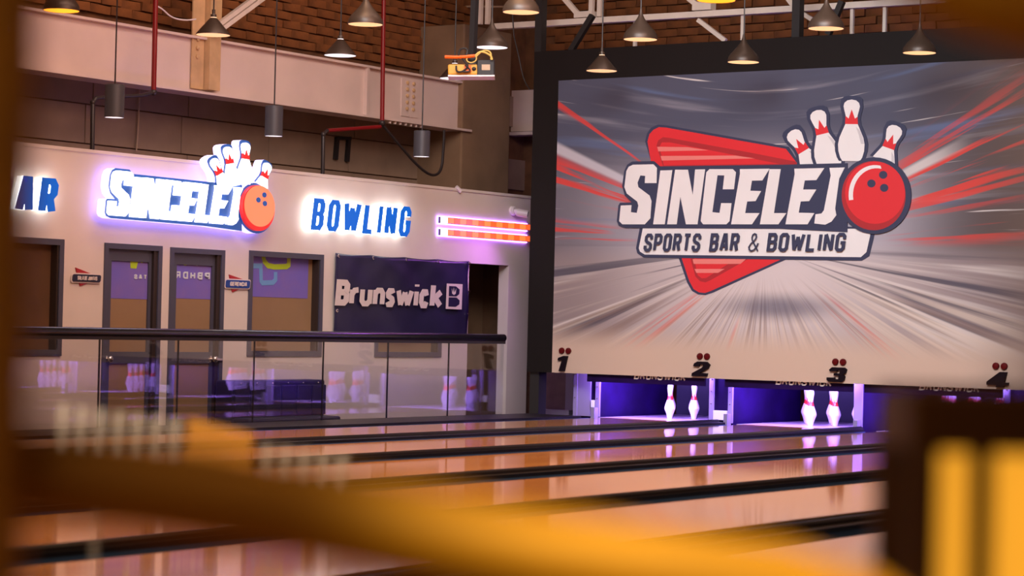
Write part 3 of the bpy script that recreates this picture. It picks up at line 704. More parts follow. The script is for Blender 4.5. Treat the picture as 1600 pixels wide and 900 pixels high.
# pins
pp = [(.0,0.0),(.0258,.0),(.0286,.012),(.036,.045),(.0505,.085),(.0585,.105),(.0605,.1143),(.059,.128),(.053,.150),(.041,.185),(.030,.215),(.0245,.240),(.0228,.254),(.0232,.268),(.026,.295),(.0305,.322),(.0323,.343),(.0305,.360),(.024,.373),(.013,.380),(0,.381)]
pin = thing('bowling_pin', (0,0,0), 'pin', 'bowling pin', 'bowling pins')
MB().lathe(pp, (0,0,0), 20).build('body', M['pin'], pin)
MB().lathe([(.0345,.2075),(.0305,.218),(.0256,.238),(.0240,.248)], (0,0,0), 20).build('neck_band', M['pin_red'], pin)
crown = MB()
for i in range(6):
    a = 2*math.pi*i/6; w = .16
    pts = [(.0245, .247, a-w*1.6), (.0245, .247, a+w*1.6), (.0262, .285, a)]
    crown.add([(r*math.cos(t), r*math.sin(t), h) for r, h, t in pts], [(0, 1, 2)])
crown.build('crown_mark', M['pin_red'], pin)
strm = MB().tube([(0,0,.38), (0,0,.62)], .0022, 5).build('string', M['string'], pin)
NM = ['front pin', 'second row left pin', 'second row right pin', 'third row left pin', 'third row middle pin', 'third row right pin', 'back row far left pin', 'back row left inner pin', 'back row right inner pin', 'back row far right pin']
first = True
for k, x in enumerate(LX[:5]):
    idx = 0
    for row in range(4):
        for c_ in range(row+1):
            o = pin if first else copy_tree(pin); first = False
            o.location = (x + (c_-row/2)*.3048, YH+row*.264, .085 if k == 2 else .0)
            o.rotation_euler.z = random.uniform(0, 6)
            o['label'] = '%s with red neck band on the %s lane from glass railing' % (NM[idx], ORD[k]); idx += 1
# service door left of the decks
YD = 22.15
sd = thing('service_panel', (SX(862, 640, YD), YD, 0), 'dim brown service panel beside the first kickback', 'panel')
MB().box(SX(838, 610, YD), SX(886, 610, YD), YD, YD+.04, -.05, 1.0).build('panel', mat('brown_service_panel', (.22,.13,.15), .5, noise=.25), sd)
MB().box(SX(885, 610, YD), SX(897, 610, YD), YD-.02, YD+.02, -.05, 1.0).build('jamb', M['kick_edge'], sd)
MB().box(SX(838, 610, YD), SX(897, 610, YD), YD-.1, YD-.02, -.03, .03).build('sill', M['kick_edge'], sd)

# ------------------------------------------------------------------ glass balustrade
gb0, gb1 = WY(-40, 600, XG), WY(786, 600, XG)
zr = onX(500, 524, XG).z
bal = thing('glass_railing', (XG, gb1, 0), 'clear glass railing with a black tube handrail along the lanes', 'railing')
MB().tube([(XG, gb0-1.5, zr), (XG, gb1-.01, zr), (XG, gb1+.005, zr)], [.042, .042, .03], 14).build('handrail', M['blackgloss'], bal)
MB().box(XG-.02, XG+.02, gb0-1.5, gb1, zr-.065, zr-.03).build('glazing_channel', M['black'], bal)
gl = bpy.data.materials.new('clear_glass'); gl.use_nodes = True
nt = gl.node_tree; nt.nodes.clear(); out = nt.nodes.new('ShaderNodeOutputMaterial'); mx = nt.nodes.new('ShaderNodeMixShader')
fr = nt.nodes.new('ShaderNodeFresnel'); gg = nt.nodes.new('ShaderNodeNewGeometry'); ir = nt.nodes.new('ShaderNodeMapRange')
ir.inputs['To Min'].default_value = 1.68; ir.inputs['To Max'].default_value = 1/1.68      # the same reflectance on both faces of a pane
nt.links.new(gg.outputs['Backfacing'], ir.inputs['Value']); nt.links.new(ir.outputs[0], fr.inputs[0])
tp = nt.nodes.new('ShaderNodeBsdfTransparent'); tp.inputs[0].default_value = (.93, .93, .94, 1)
gs = nt.nodes.new('ShaderNodeBsdfGlossy'); gs.inputs['Roughness'].default_value = .0
nt.links.new(fr.outputs[0], mx.inputs[0]); nt.links.new(tp.outputs[0], mx.inputs[1]); nt.links.new(gs.outputs[0], mx.inputs[2]); nt.links.new(mx.outputs[0], out.inputs[0])
M['glass'] = gl
jy = [gb0-1.5, WY(154, 600, XG), WY(277, 600, XG), WY(396, 600, XG), WY(504, 600, XG), WY(605, 600, XG), WY(700, 600, XG), gb1]
for a, b in zip(jy[:-1], jy[1:]):
    MB().box(XG-.005, XG+.005, a+.006, b-.006, .008, zr-.05).build('glass_panel', M['glass'], bal)
for y in jy[1:-1]: MB().box(XG-.007, XG+.007, y-.0055, y+.0055, .0, zr-.04).build('joint_strip', M['capping'], bal)
MB().box(XG-.03, XG+.03, gb0-1.5, gb1, -.4, .008).build('base_channel', M['capping'], bal)

# ------------------------------------------------------------------ doors and windows of the offices
def ring(mb, X0, X1, o, w, wb=None, wt=None):
    y0, y1, z0, z1 = o; wb = w if wb is None else wb; wt = w if wt is None else wt
    mb.box(X0, X1, y0, y0+w, z0, z1).box(X0, X1, y1-w, y1, z0, z1).box(X0, X1, y0+w, y1-w, z1-wt, z1)
    if wb: mb.box(X0, X1, y0+w, y1-w, z0, z0+wb)
    return mb
def window(nm, o, label_=None):
    w = tag(empty(nm, (XW, (o[0]+o[1])/2, o[2])), kind='structure')
    ring(MB(), XW-.10, XW+.015, o, .055).build('window_frame', M['slate'], w)
    MB().box(XW-.098, XW-.0, o[1]-.075, o[1]-.056, o[2]+.055, o[3]-.055).build('reveal', M['reveal'], w)
    MB().box(XW-.085, XW-.08, o[0]+.05, o[1]-.05, o[2]+.05, o[3]-.05).build('blind', M['blind_dark' if nm == 'window_1' else 'blind'], w)
    return w
w1 = window('window_1', O_win1); w2 = window('window_2', O_win2); w3 = window('window_3', O_win3)
def door(nm, o, knob_left):
    d = tag(empty(nm, (XW, (o[0]+o[1])/2, -.4)), kind='structure')
    ring(MB(), XW-.12, XW+.015, o, .05, 0).build('door_frame', M['slate'], d)
    i = (o[0]+.05, o[1]-.05, -.39, o[3]-.05)
    st_ = .085
    lf = ring(MB(), XW-.075, XW-.03, i, st_, .12, .11); zm = WZ(200, 558); lf.box(XW-.075, XW-.03, i[0]+st_, i[1]-st_, zm-.06, zm+.05)
    lf.build('door_leaf', M['slate'], d)
    MB().box(XW-.10, XW+.0, i[1]-.05, i[1], -.39, i[3]).build('reveal', M['reveal'], d)
    MB().box(XW-.06, XW-.05, i[0]+st_, i[1]-st_, zm+.05, i[3]-.11).build('glass_pane', M['blind'], d)
    MB().box(XW-.06, XW-.05, i[0]+st_, i[1]-st_, -.27, zm-.06).build('lower_panel', M['blind'], d)
    y = o[0]+.085 if knob_left else o[1]-.13; zk = WZ(168, 561)
    h = MB().lathe([(.032,0),(.032,.008),(.012,.012),(.012,.04)], (XW-.03, y, zk), 14, 'X').sphere((XW+.035, y, zk), .032, 14, 8, (.8,1,1)).build('knob', M['chrome'], d)
    return d, i, st_, zm
d1, i1, s1, zm = door('door_1', O_door1, True); d2, i2, s2, zm = door('door_2', O_door2, False)
if True:
    y = O_door2[1]-.13; zk = WZ(335, 561)
    MB().bar((XW+.03, y-.01, zk), (XW+.03, y+.11, zk-.005), .018, .02).build('lever', M['chrome'], d2)
# reflection of a screen in the upper panes, painted as flat coloured pieces
def painted_reflection(parent, Xf, y0, y1, ztop, zbot, shapes_):
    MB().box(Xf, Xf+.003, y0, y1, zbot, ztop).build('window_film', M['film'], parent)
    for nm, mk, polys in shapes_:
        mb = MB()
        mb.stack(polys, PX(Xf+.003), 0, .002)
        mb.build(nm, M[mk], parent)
Wp = lambda X, pts: [(onX(x, y, X).y, onX(x, y, X).z) for x, y in pts]
Xf = XW-.05
q = lambda pts: Wp(Xf, [(100+x/5.333, 360+y/5.333) for x, y in pts])
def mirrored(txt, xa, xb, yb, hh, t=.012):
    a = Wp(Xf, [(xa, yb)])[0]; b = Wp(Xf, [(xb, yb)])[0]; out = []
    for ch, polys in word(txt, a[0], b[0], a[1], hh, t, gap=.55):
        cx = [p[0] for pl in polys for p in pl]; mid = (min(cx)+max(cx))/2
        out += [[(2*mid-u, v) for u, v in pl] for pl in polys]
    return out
zc = lambda o: o[3]-.05-.11
ztop1 = i1[3]-.11
painted_reflection(d1, Xf, i1[0]+s1, i1[1]-s1-.0, ztop1, WZ(205, 467, Xf), [
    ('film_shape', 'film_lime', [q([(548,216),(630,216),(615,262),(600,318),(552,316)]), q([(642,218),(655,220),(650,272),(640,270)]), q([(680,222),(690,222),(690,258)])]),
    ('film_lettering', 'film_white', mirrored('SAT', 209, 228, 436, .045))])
painted_reflection(d2, Xf, i2[0]+s2, i2[1]-s2, i2[3]-.11, WZ(305, 467, Xf), [
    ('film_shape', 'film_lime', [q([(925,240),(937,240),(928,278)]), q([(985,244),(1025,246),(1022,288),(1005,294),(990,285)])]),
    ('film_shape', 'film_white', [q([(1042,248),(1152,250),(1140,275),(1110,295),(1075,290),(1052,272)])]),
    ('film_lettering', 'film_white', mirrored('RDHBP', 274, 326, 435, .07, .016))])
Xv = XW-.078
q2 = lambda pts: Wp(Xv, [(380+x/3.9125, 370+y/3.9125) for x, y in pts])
painted_reflection(w2, Xv-.001, O_win2[0]+.055, onX(481, 440, Xv).y, O_win2[3]-.055, WZ(440, 465, Xv), [
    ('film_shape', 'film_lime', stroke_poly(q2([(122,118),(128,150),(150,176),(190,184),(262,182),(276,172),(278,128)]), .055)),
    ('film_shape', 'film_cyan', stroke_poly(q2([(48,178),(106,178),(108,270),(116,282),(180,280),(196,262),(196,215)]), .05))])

# little door signs
def door_sign(name, px0, px1, pt, pb, plate, txt, label, tri, lw):
    y0, y1 = WY(px0, 440), WY(px1, 440); z0, z1 = WZ(px0, pb), WZ(px0, pt)
    s = thing(name, (XW, (y0+y1)/2, z0), label, 'sign')
    MB().prism(Wp(XW, tri), PX(XW), .0, .012).build('triangle', M['dred_print'], s)
    MB().prism(rrect(y0-.012, z0-.012, y1+.012, z1+.012, .025, .12), PX(XW), .012, .018).build('rim', M['banner_ink'], s)
    MB().prism(rrect(y0, z0, y1, z1, .02, .12), PX(XW), .018, .026).build('plate', M[plate], s)
    hh = (z1-z0)*.56
    for ch, polys in word(txt, y0+.06, y1-.05, z0+(z1-z0)*.22, hh, lw, slant=.1, gap=.2, wid={' ': .2}):
        mb = MB()
        mb.stack(polys, PX(XW+.026), 0, .004)
        mb.build('letter', M['banner_ink'], s)
door_sign('room_sign', 110, 154, 428, 439.5, 'plate_navy', 'SALA DE JUNTAS', 'navy room sign SALA DE JUNTAS with red triangle', [(117,418),(142,428),(140,441),(124,447)], .0075)
door_sign('room_sign', 350, 387.5, 437, 449, 'plate_blue', 'GERENCIA', 'blue room sign GERENCIA with red triangle beside a window', [(357,429),(380,437),(377,450),(362,456.5)], .010)

# ------------------------------------------------------------------ lit signs on the office wall
def lit_letters(name, txt, px, label, d=.075, slant=.14, t=.050, wid={}):
    (xa, yb), (xb, yt) = px
    X = XW+.02+d; y0, y1 = onX(xa, yb, X).y, onX(xb, yt, X).y; z0 = onX(xa, yb, X).z; z1 = onX(xa, yt, X).z
    s = thing(name, (XW, (y0+y1)/2, z0), label, 'sign')
    hh = z1-z0; y1 -= slant*hh
    for ch, polys in word(txt, y0, y1, z0, hh, t, slant=slant, gap=.30, wid=wid, xs=1.55):
        sd_, fc = MB(), MB()
        sd_.stack(polys, PX(XW+.02), 0, d-.012, front=False); fc.stack(polys, PX(XW+.02), d-.001, d+.004)
        l = sd_.build('letter', M['halo_white'], s); fc.build('letter_face', M['lettering_blue'], l)
    return s
lit_letters('letter_sign', 'BOWLING', ((485, 359), (644, 309)), 'blue halo lit lettering BOWLING on the white office wall', wid={'W': 1.5})
lit_letters('letter_sign', 'BAR', ((-14, 329), (93, 270)), 'blue halo lit lettering BAR half hidden at the left edge', t=.060)
Xs = XW+.17
yA, yB = onX(166, 346, Xs).y, onX(426, 330, Xs).y
zA, zB = onX(402, 364, Xs).z, onX(386, 222, Xs).z
lx0, lz0 = L2S((50, 755)); lx1, lz1 = L2S((1500, 66))
def L2W(p):
    x, z = L2S(p); return (yA+(x-lx0)/(lx1-lx0)*(yB-yA), zA+(z-lz0)/(lz1-lz0)*(zB-zA))
sg = thing('logo_sign', (XW, (yA+yB)/2, zA), 'glowing white and blue bowling logo sign with pins and red ball on office wall', 'sign')
MS = {'navy_print': 'sign_navy', 'white_print': 'sign_white', 'red_print': 'sign_orange', 'dred_print': 'sign_red', 'shade_print': 'sign_white'}
for si, (nme, mk, poly, lay) in enumerate(pins2d() + wordmark() + ball2d()):
    if nme in ('pin_shade', 'ball_highlight'): continue
    P = [L2W(p) for p in poly]; thick = nme in ('wordmark_backing', 'emblem_pin', 'ball_outline') and mk == 'navy_print'
    if thick:
        body = MB().prism(P, PX(XW), .05, .15, front=False, back=False).build(nme.replace('backing', 'body'), M['sign_side'], sg)
        MB().prism(P, PX(XW), .149, .152, sides=False, back=False).build('face', M['sign_navy'], body)
        MB().prism(P, PX(XW), .05, .052, sides=False, front=False).build('backlight', M['sign_back'], body)
    else:
        m_ = M[MS[mk]]
        if nme == 'pin_crown': m_ = M['sign_red']
        MB().prism(P, PX(XW), .152, .158+lay*.004+(.0006*si)).build(nme, m_, sg)

# orange light bars
for k, (ya, yb_, lab) in enumerate(((338.5, 348.5, 'upper orange segmented light bar on the wall below the security camera'), (357.5, 367.5, 'lower orange segmented light bar on the wall below the security camera'))):
    X = XW+.08; y0 = onX(692, ya, X).y; y1 = WY(826, 350)-.05
    z1 = onX(692, ya, X).z; z0 = onX(692, yb_, X).z
    lb = thing('light_bar', (XW, (y0+y1)/2, z0), lab, 'light', 'orange light bars')
    MB().box(XW+.012, XW+.05, y0, y1, z0, z1).build('housing', M['slate'], lb)
    MB().box(XW+.01, XW+.018, y0-.012, y1, z0-.012, z1+.012).build('glow_strip', M['led_glow'], lb)
    MB().box(XW+.05, XW+.075, y0, y0+.10, z0, z1).build('end_cap', M['led_white'], lb)
    nseg = 14; w_ = (y1-y0-.1)/nseg
    for s in range(nseg):
        MB().box(XW+.05, XW+.075, y0+.1+s*w_+.003, y0+.1+(s+1)*w_-.003, z0+.004, z1-.004).build('segment', M['led_orange' if s % 2 else 'led_orange2'], lb)
# security camera
cp = onX(810, 332, XW+.08)
sc_ = thing('security_camera', (XW, cp.y, cp.z), 'small white security camera above the orange light bars', 'camera')
MB().lathe([(.055,0),(.055,.03),(.04,.045),(0,.045)], (XW, cp.y-.02, cp.z+.02), 16, 'X').build('mount', M['camera_white'], sc_)
MB().tube([(XW+.04, cp.y-.02, cp.z+.02), (XW+.09, cp.y-.03, cp.z), (XW+.19, cp.y+.03, cp.z-.02)], [.02, .045, .045], 14).build('housing', M['camera_white'], sc_)
MB().tube([(XW+.19, cp.y+.03, cp.z-.02), (XW+.195, cp.y+.033, cp.z-.021)], .032, 14).build('lens', M['black'], sc_)

# banner
bY0, bY1 = WY(519, 460), WY(729, 460); bZ1 = WZ(519, 395); bZ0 = WZ(600, 525)
bn = thing('vinyl_banner', (XW, (bY0+bY1)/2, bZ0), 'navy vinyl banner with bold off-white lettering on the office wall', 'banner')
n1, n2 = 44, 20; vs = []
for i in range(n2+1):
    for j in range(n1+1):
        u, v = j/n1, i/n2
        dd = .014*math.sin(5*u*math.pi+2*v)*(1-v*.3)+.010*math.sin(17*(u+.5*v))+.008*math.sin(31*(u-.3*v))*(v**1.5)
        sag = -.012*abs(math.sin(4*math.pi*u))*v
        vs.append((XW+.030+.7*dd*min(1, (1-v)*6+.25), bY0+u*(bY1-bY0), bZ0+v*(bZ1-bZ0)+(sag if i == n2 else 0)))
mb = MB(); mb.smooth = True; mb.add(vs, [(i*(n1+1)+j, i*(n1+1)+j+1, (i+1)*(n1+1)+j+1, (i+1)*(n1+1)+j) for i in range(n2) for j in range(n1)])
o = mb.build('sheet', M['banner'], bn); sm_ = o.modifiers.new('thickness', 'SOLIDIFY'); sm_.thickness = .003
for k in range(5): MB().lathe([(.018,0),(.018,.006),(.009,.007)], (XW+.05, bY0+.03+(bY1-bY0-.06)*k/4, bZ1-.03), 12, 'X').build('grommet', M['chrome'], bn)
for z in (.3, .6): 
    for y in (bY0+.025, bY1-.025): MB().lathe([(.018,0),(.018,.006),(.009,.007)], (XW+.05, y, bZ0+(bZ1-bZ0)*z), 12, 'X').build('grommet', M['chrome'], bn)
Xt = XW+.060
tb = lambda x, y: (onX(400+x/3.556, 250+y/3.556, Xt).y, onX(400+x/3.556, 250+y/3.556, Xt).z)
for ch, xa, xb in (('B',437,515),('r',515,575),('u',572,642),('n',645,712),('s',715,768),('w',772,872),('i',872,898),('c',902,955),('k',962,1035)):
    yb_ = 808+(xa-437)*.032
    a = tb(xa, yb_); b = tb(xb, yb_); top = tb(xa, yb_-146)
    mb = MB(); hh = top[1]-a[1]
    th = .066 if ch in 'Bk' else .058
    mb.stack(glyph(ch, a[0], a[1], (b[0]-a[0])*.97, hh, th, .10, 1.35), PX(Xt), 0, .003)
    mb.build('letter', M['banner_ink'], bn)
sq = [tb(1060,686), tb(1147,690), tb(1142,831), tb(1054,827)]
MB().prism(sq, PX(Xt), 0, .002).build('badge', M['banner_ink'], bn)
def P_(pts): return [tb(*p) for p in pts]
MB().prism(P_([(1072,700),(1110,702),(1130,720),(1128,745),(1112,758),(1070,757)]), PX(Xt), .002, .004).prism(P_([(1070,763),(1112,764),(1130,780),(1128,802),(1108,816),(1068,814)]), PX(Xt), .002, .004).build('badge_letter', M['banner'], bn)
MB().prism(P_([(1086,714),(1093,738),(1097,708),(1101,738),(1110,716),(1108,742),(1098,750),(1088,742)]), PX(Xt), .004, .006).build('badge_crown', M['banner_ink'], bn)

# dark padded bench on the walkway below the window
y0, y1 = WY(366, 620, XW+.3), WY(510, 620, XW+.3); zt = onX(450, 594, XW+.3).z
be = thing('padded_bench', (XW+.2, (y0+y1)/2, -.4), 'dark navy padded bench behind the glass railing below the window', 'bench')
MB().box(XW+.05, XW+.28, y0, y1, -.4, zt).build('back', M['bench'], be, bevel=.02)
MB().box(XW+.28, XW+.5, y0, y1, -.4, .02).build('seat', M['bench'], be, bevel=.02)
nb = 6
for k in range(nb):
    a = y0+(y1-y0)*k/nb; b = y0+(y1-y0)*(k+1)/nb
    MB().box(XW+.28, XW+.305, a+.008, b-.008, .03, zt-.05).build('cushion_channel', M['bench'], be, bevel=.01)
    MB().sphere((XW+.285, (a+b)/2, zt-.03), .009, 8, 6).build('stud', M['chrome'], be)

# ------------------------------------------------------------------ pipes, cables, conduits on the side wall
XP = -15.75
def pipe(name, pts, r, m, label, cat='pipe', X=XP, fit=True):
    P = [onX(x, y, X) for x, y in pts]
    s = thing(name, P[-1], label, cat)
    return s, P
s, P = pipe('sprinkler_pipe', [(244,-40),(240,144),(222,149),(150,153),(145,160),(144,243)], .022, None, 'red sprinkler pipe dropping beside the left cylinder lamp')
MB().tube(P[:2], .026, 10).build('riser', M['red_pipe'], s); MB().tube(P[1:4], .018, 10).build('branch', M['dark_pipe'], s); MB().tube(P[3:], .022, 10).build('drop', M['dark_pipe'], s)
MB().sphere(P[1], .035, 10, 8).build('elbow', M['dark_pipe'], s); MB().sphere(P[4], .028, 10, 8).build('elbow', M['dark_pipe'], s)
s, P = pipe('sprinkler_pipe', [(600,-40),(597,192),(594,198),(512,204),(505,210),(504,277)], .022, None, 'red sprinkler pipe dropping in front of the beam beside the hanging black bracket')
MB().tube(P[:2], .026, 10).build('riser', M['red_pipe'], s); MB().tube(P[2:4], .022, 10).build('branch', M['red_pipe'], s); MB().tube(P[3:], .022, 10).build('drop', M['dark_pipe'], s)
MB().sphere(P[1], .038, 10, 8).build('elbow', M['dark_pipe'], s); MB().sphere(P[4], .03, 10, 8).build('elbow', M['dark_pipe'], s)
def cable(name, pts, r, m, label, X=XP, cat='cable', Y=None):
    P = [(onX(x, y, X) if Y is None else onY(x, y, Y)) for x, y in pts]
    for _ in range(2):
        Q = [P[0]]
        for a, b in zip(P[:-1], P[1:]): Q += [a*.75+b*.25, a*.25+b*.75]
        P = Q + [P[-1]]
    o = MB().tube(P, r, 8).build(name, M[m]); return tag(o, label, cat)
cable('drooping_cable', [(597,194),(625,228),(655,262),(676,276),(690,268),(693,232),(694,203)], .016, 'dark_pipe', 'thick black cable drooping below the beam end')
cable('thin_cable', [(665,288),(680,260),(690,225)], .006, 'dark_pipe', 'thin dark cable above the office wall near the column', X=XB+.03)
cable('wall_conduit', [(690,205),(689,250),(690,290)], .010, 'conduit', 'tan conduit pair left of the concrete column', X=XB+.05, cat='conduit')
cable('wall_conduit', [(697,205),(696,250),(696,292)], .014, 'conduit', 'thicker tan conduit against the concrete column', X=XB+.05, cat='conduit')
cable('white_cable', [(244,9),(254,14),(268,28),(290,32),(306,30)], .008, 'camera_white', 'white cable sagging from red pipe to yellowed bracket')
cable('ceiling_conduit', [(697,110),(697,60),(698,30),(710,12),(725,10),(810,11)], .013, 'conduit', 'bent tan conduit beside the projector pole', Y=23.2, cat='conduit')
cable('thin_conduit', [(218,140),(216,200),(213,236)], .008, 'conduit', 'thin pale conduit on the block wall right of the left lamp', X=XB+.04, cat='conduit')
cable('wall_cable', [(694,-20),(693,40),(690,80),(694,110)], .016, 'dark_pipe', 'black cable bundle on the brick wall left of the projector', Y=23.4)
cable('mask_cable', [(797,-330),(799,40),(810,85),(818,125),(828,140)], .008, 'dark_pipe', 'thin black cable hanging left of the masking unit', Y=YS+.41)
b0 = onX(535, 250, XB+.06)
br = thing('black_bracket', (XB, b0.y, b0.z), 'black angular bracket hanging on the block wall beside the red pipe', 'bracket')
g = lambda x, y: onX(480+x/4.444, 180+y/4.444, XB+.024)
MB().bar(g(200,160), g(298,160), .05, .035).build('top_bar', M['black'], br); MB().bar(g(208,160), g(196,308), .05, .04, (1,0,0)).build('arm', M['black'], br); MB().bar(g(288,160), g(276,322), .05, .04, (1,0,0)).build('arm', M['black'], br)
wd = onX(717, 296, XW); o = MB().tube([onX(713,292,XW+.01), onX(720,299,XW+.03)], .022, 10).build('cable_end', M['camera_white']); tag(o, 'small white cable end on top of the office wall', 'cable end')

# ------------------------------------------------------------------ hanging lamps
def cyl_lamp(px, pt, pb, label):
    X = -14.55; c = onX(px, (pt+pb)/2, X); z0 = onX(px, pb-2, X).z; z1 = onX(px, pt+1, X).z; r = .087
    l = thing('cylinder_lamp', (c.x, c.y, z0), label, 'lamp', 'cylinder pendant lamps')
    MB().lathe([(r-.006,.004),(r,0),(r,z1-z0),(r-.01,z1-z0+.006),(0,z1-z0+.006)], (c.x, c.y, z0), 24).build('tube', M['grey_tube'], l)
    MB().lathe([(0,.012),(r-.006,.012),(r-.005,.002)], (c.x, c.y, z0), 24).build('lens', M['liner_cool'], l)
    MB().tube([(c.x, c.y, z1), (c.x, c.y, 7.2)], .007, 6).build('cord', M['dark_pipe'], l)
cyl_lamp(179, 132, 186, 'charcoal cylinder lamp hanging by the left red pipe'); cyl_lamp(428, 165, 215, 'charcoal cylinder lamp hanging above the glowing logo pins'); cyl_lamp(659, 204, 247, 'charcoal cylinder lamp hanging below the bolted beam joint')
CONE = [(.016,.245),(.016,.20),(.028,.198),(.030,.165),(.045,.150),(.163,.012),(.165,0),(.160,.002)]
DROP = [(.010,.285),(.014,.26),(.022,.228),(.036,.198),(.062,.160),(.096,.122),(.130,.085),(.152,.052),(.160,.024),(.160,0),(.155,.002)]
def pendant(px, py, kind, label, liner='liner', zz=3.68):
    c = onZ(px, py, zz)
    l = thing('pendant_lamp', c, label, 'lamp', 'pendant lamps over the lanes')
    pr = CONE if kind == 'cone' else DROP
    MB().lathe(pr, c, 28).build('shade', M['lampshade'], l)
    MB().lathe([(r-.004, h+.001) for r, h in pr[-6:-1]][::-1] + [(.04,.12),(0,.125)], c, 28).build('liner', M[liner], l)
    MB().sphere(c+Vector((0,0,.06)), .03, 10, 8).build('bulb', M[liner], l)
    MB().tube([c+Vector((0,0,pr[0][1]-.02)), (c.x, c.y, 7.2)], .007, 6).build('cord', M['dark_pipe'], l)
for a in ((96, 17, 'drop', 'pendant lamp with glowing yellow underside at the upper left', 'liner_hot'), (333, 55, 'cone', 'cone pendant lamp in front of the yellowed bracket'),
          (571, 38.5, 'drop', 'drop-shaped pendant lamp touching the right red pipe'), (531.5, 87, 'cone', 'cone pendant lamp left of the right red pipe', 'liner_cool'),
          (710, 123, 'cone', 'cone pendant lamp half hidden behind the projector', 'liner_cool'), (768, 74.5, 'drop', 'drop-shaped pendant lamp right of the projector', 'liner_cool'),
          (814, 19.5, 'drop', 'drop-shaped pendant lamp beside the first black hanger post'), (940, 111, 'cone', 'cone pendant lamp in front of the masking unit'),
          (1000.5, 62, 'drop', 'drop-shaped pendant lamp just above the masking unit edge, right of the cone lamp'), (1119, 1, 'drop', 'pendant lamp cut off by the top edge, glowing yellow, above the truss', 'liner_hot'),
          (1161.5, 97.5, 'drop', 'drop-shaped pendant lamp low before the centre of the black top panel'), (1290.5, 45, 'drop', 'drop-shaped pendant lamp beside the second black hanger post'),
          (1436.5, 83, 'drop', 'drop-shaped pendant lamp rightmost of all, before the black top panel')): pendant(*a)

# ------------------------------------------------------------------ projector on its pole
D = 21.5
F = lambda x, y, dd=0: atD(660+x/6.43, y/6.43, D+dd)
pj = thing('projector', F(490, 700), 'dark projector with yellow connector panel hanging from a black pole', 'projector')
ux = (F(720,700)-F(260,700)).normalized(); uz = Vector((0,0,1)); un = ux.cross(uz).normalized()
def pbox(mb, x0, y0, x1, y1, d0, d1):
    a = [F(x0,y1), F(x1,y1), F(x1,y0), F(x0,y0)]; fwd = Vector((FW.x, FW.y, 0)).normalized()
    return mb.add([p+fwd*d0 for p in a]+[p+fwd*d1 for p in a], [(0,1,2,3),(7,6,5,4),(0,4,5,1),(1,5,6,2),(2,6,7,3),(3,7,4,0)])
pbox(MB(), 545, 600, 726, 760, 0, .32).build('body', M['black'], pj, bevel=.012)
pbox(MB(), 256, 645, 556, 752, .0, .30).build('connector_panel', M['projector_yellow'], pj, bevel=.015)
pbox(MB(), 256, 752, 726, 768, .0, .32).build('base_plate', M['liner_cool'] if False else M['camera_white'], pj)
pbox(MB(), 596, 648, 680, 705, -.004, .01).build('rating_label', M['conduit'], pj)
MB().bar(F(500,640,.15), F(500,640,.15)+(F(530,-60,.15)-F(500,640,.15))*5.2, .055, .055).build('pole', M['black'], pj)
pbox(MB(), 470, 540, 545, 650, .05, .2).build('mount', M['black'], pj)
for pts, m_, r_ in (([(225,572),(330,574),(420,572),(525,560)], 'cable_orange', .016), ([(530,560),(580,515),(640,530),(690,560),(700,600)], 'cable_yellow', .010), ([(535,575),(560,545),(620,500),(690,520),(690,600)], 'cable_yellow', .008),
                     ([(520,560),(450,575),(440,610),(490,636),(540,610),(545,575)], 'cable_yellow', .006), ([(365,590),(365,500),(420,480),(460,500),(440,560)], 'black', .010), ([(340,660),(340,720),(400,725),(470,660),(420,620),(390,560)], 'black', .009), ([(430,650),(500,720),(380,720)], 'black', .008)):
    P = [F(x, y, -.03) for x, y in pts]
    for _ in range(2):
        Q = [P[0]]
        for a, b in zip(P[:-1], P[1:]): Q += [a*.75+b*.25, a*.25+b*.75]
        P = Q+[P[-1]]
    MB().tube(P, r_, 7).build('cable', M[m_], pj)
pbox(MB(), 420, 660, 490, 720, -.02, .0).build('connector', M['cable_orange'], pj)
MB().sphere(F(518, 692), .02, 10, 8).build('socket', M['black'], pj)

# ------------------------------------------------------------------ out-of-focus wooden divider and lantern close to the camera
Fd = lambda x, y, d: atD(x, y, d)
dv_ = thing('wooden_divider', (Fd(0, 900, 1.25).x, Fd(0, 900, 1.25).y, 0), 'blurred amber wooden frame close to the camera, post at left and rail below', 'divider')
def post(name, px, d, w, m, z0=0, z1=2.3):
    p = Fd(px, 450, d); q = Vector((RT.x, RT.y, 0)).normalized(); fwd = Vector((FW.x, FW.y, 0)).normalized()
    mb = MB(); vs = []
    for z in (z0, z1):
        for i, j in ((-1,-1),(1,-1),(1,1),(-1,1)): 
            v = Vector((p.x, p.y, z)) + q*(i*w/2) + fwd*(j*w/2); vs.append(v)
    return mb.add(vs, [(3,2,1,0),(4,5,6,7),(0,1,5,4),(1,2,6,5),(2,3,7,6),(3,0,4,7)]).build(name, m, dv_, bevel=.008)
post('post', -25, 1.25, .045, M['wood_fg'])
post('post', 1790, 1.25, .05, M['wood_fg'])
rp = [Fd(x, y, 1.28) for x, y in ((-25, 738), (120, 748), (300, 770), (600, 822), (850, 868), (1050, 893), (1220, 912), (1340, 950), (1420, 1010), (1500, 1100), (1790, 1180))]
MB().tube(rp, [.024,.025,.026,.026,.025,.024,.022,.022,.022,.022,.022], 16).build('rail', M['wood_fg'], dv_)
tp_ = [Fd(x, y, 1.28) for x, y in ((1300, -150), (1420, -60), (1520, -5), (1640, 30), (1800, 55))]
MB().tube(tp_, .022, 14).build('brace', M['wood_fg'], dv_)
tp2 = [Fd(x, y, 1.28) for x, y in ((-25, -150), (1300, -150), (1800, -150))]
MB().tube(tp2, .02, 12).build('top_rail', M['wood_fg'], dv_)
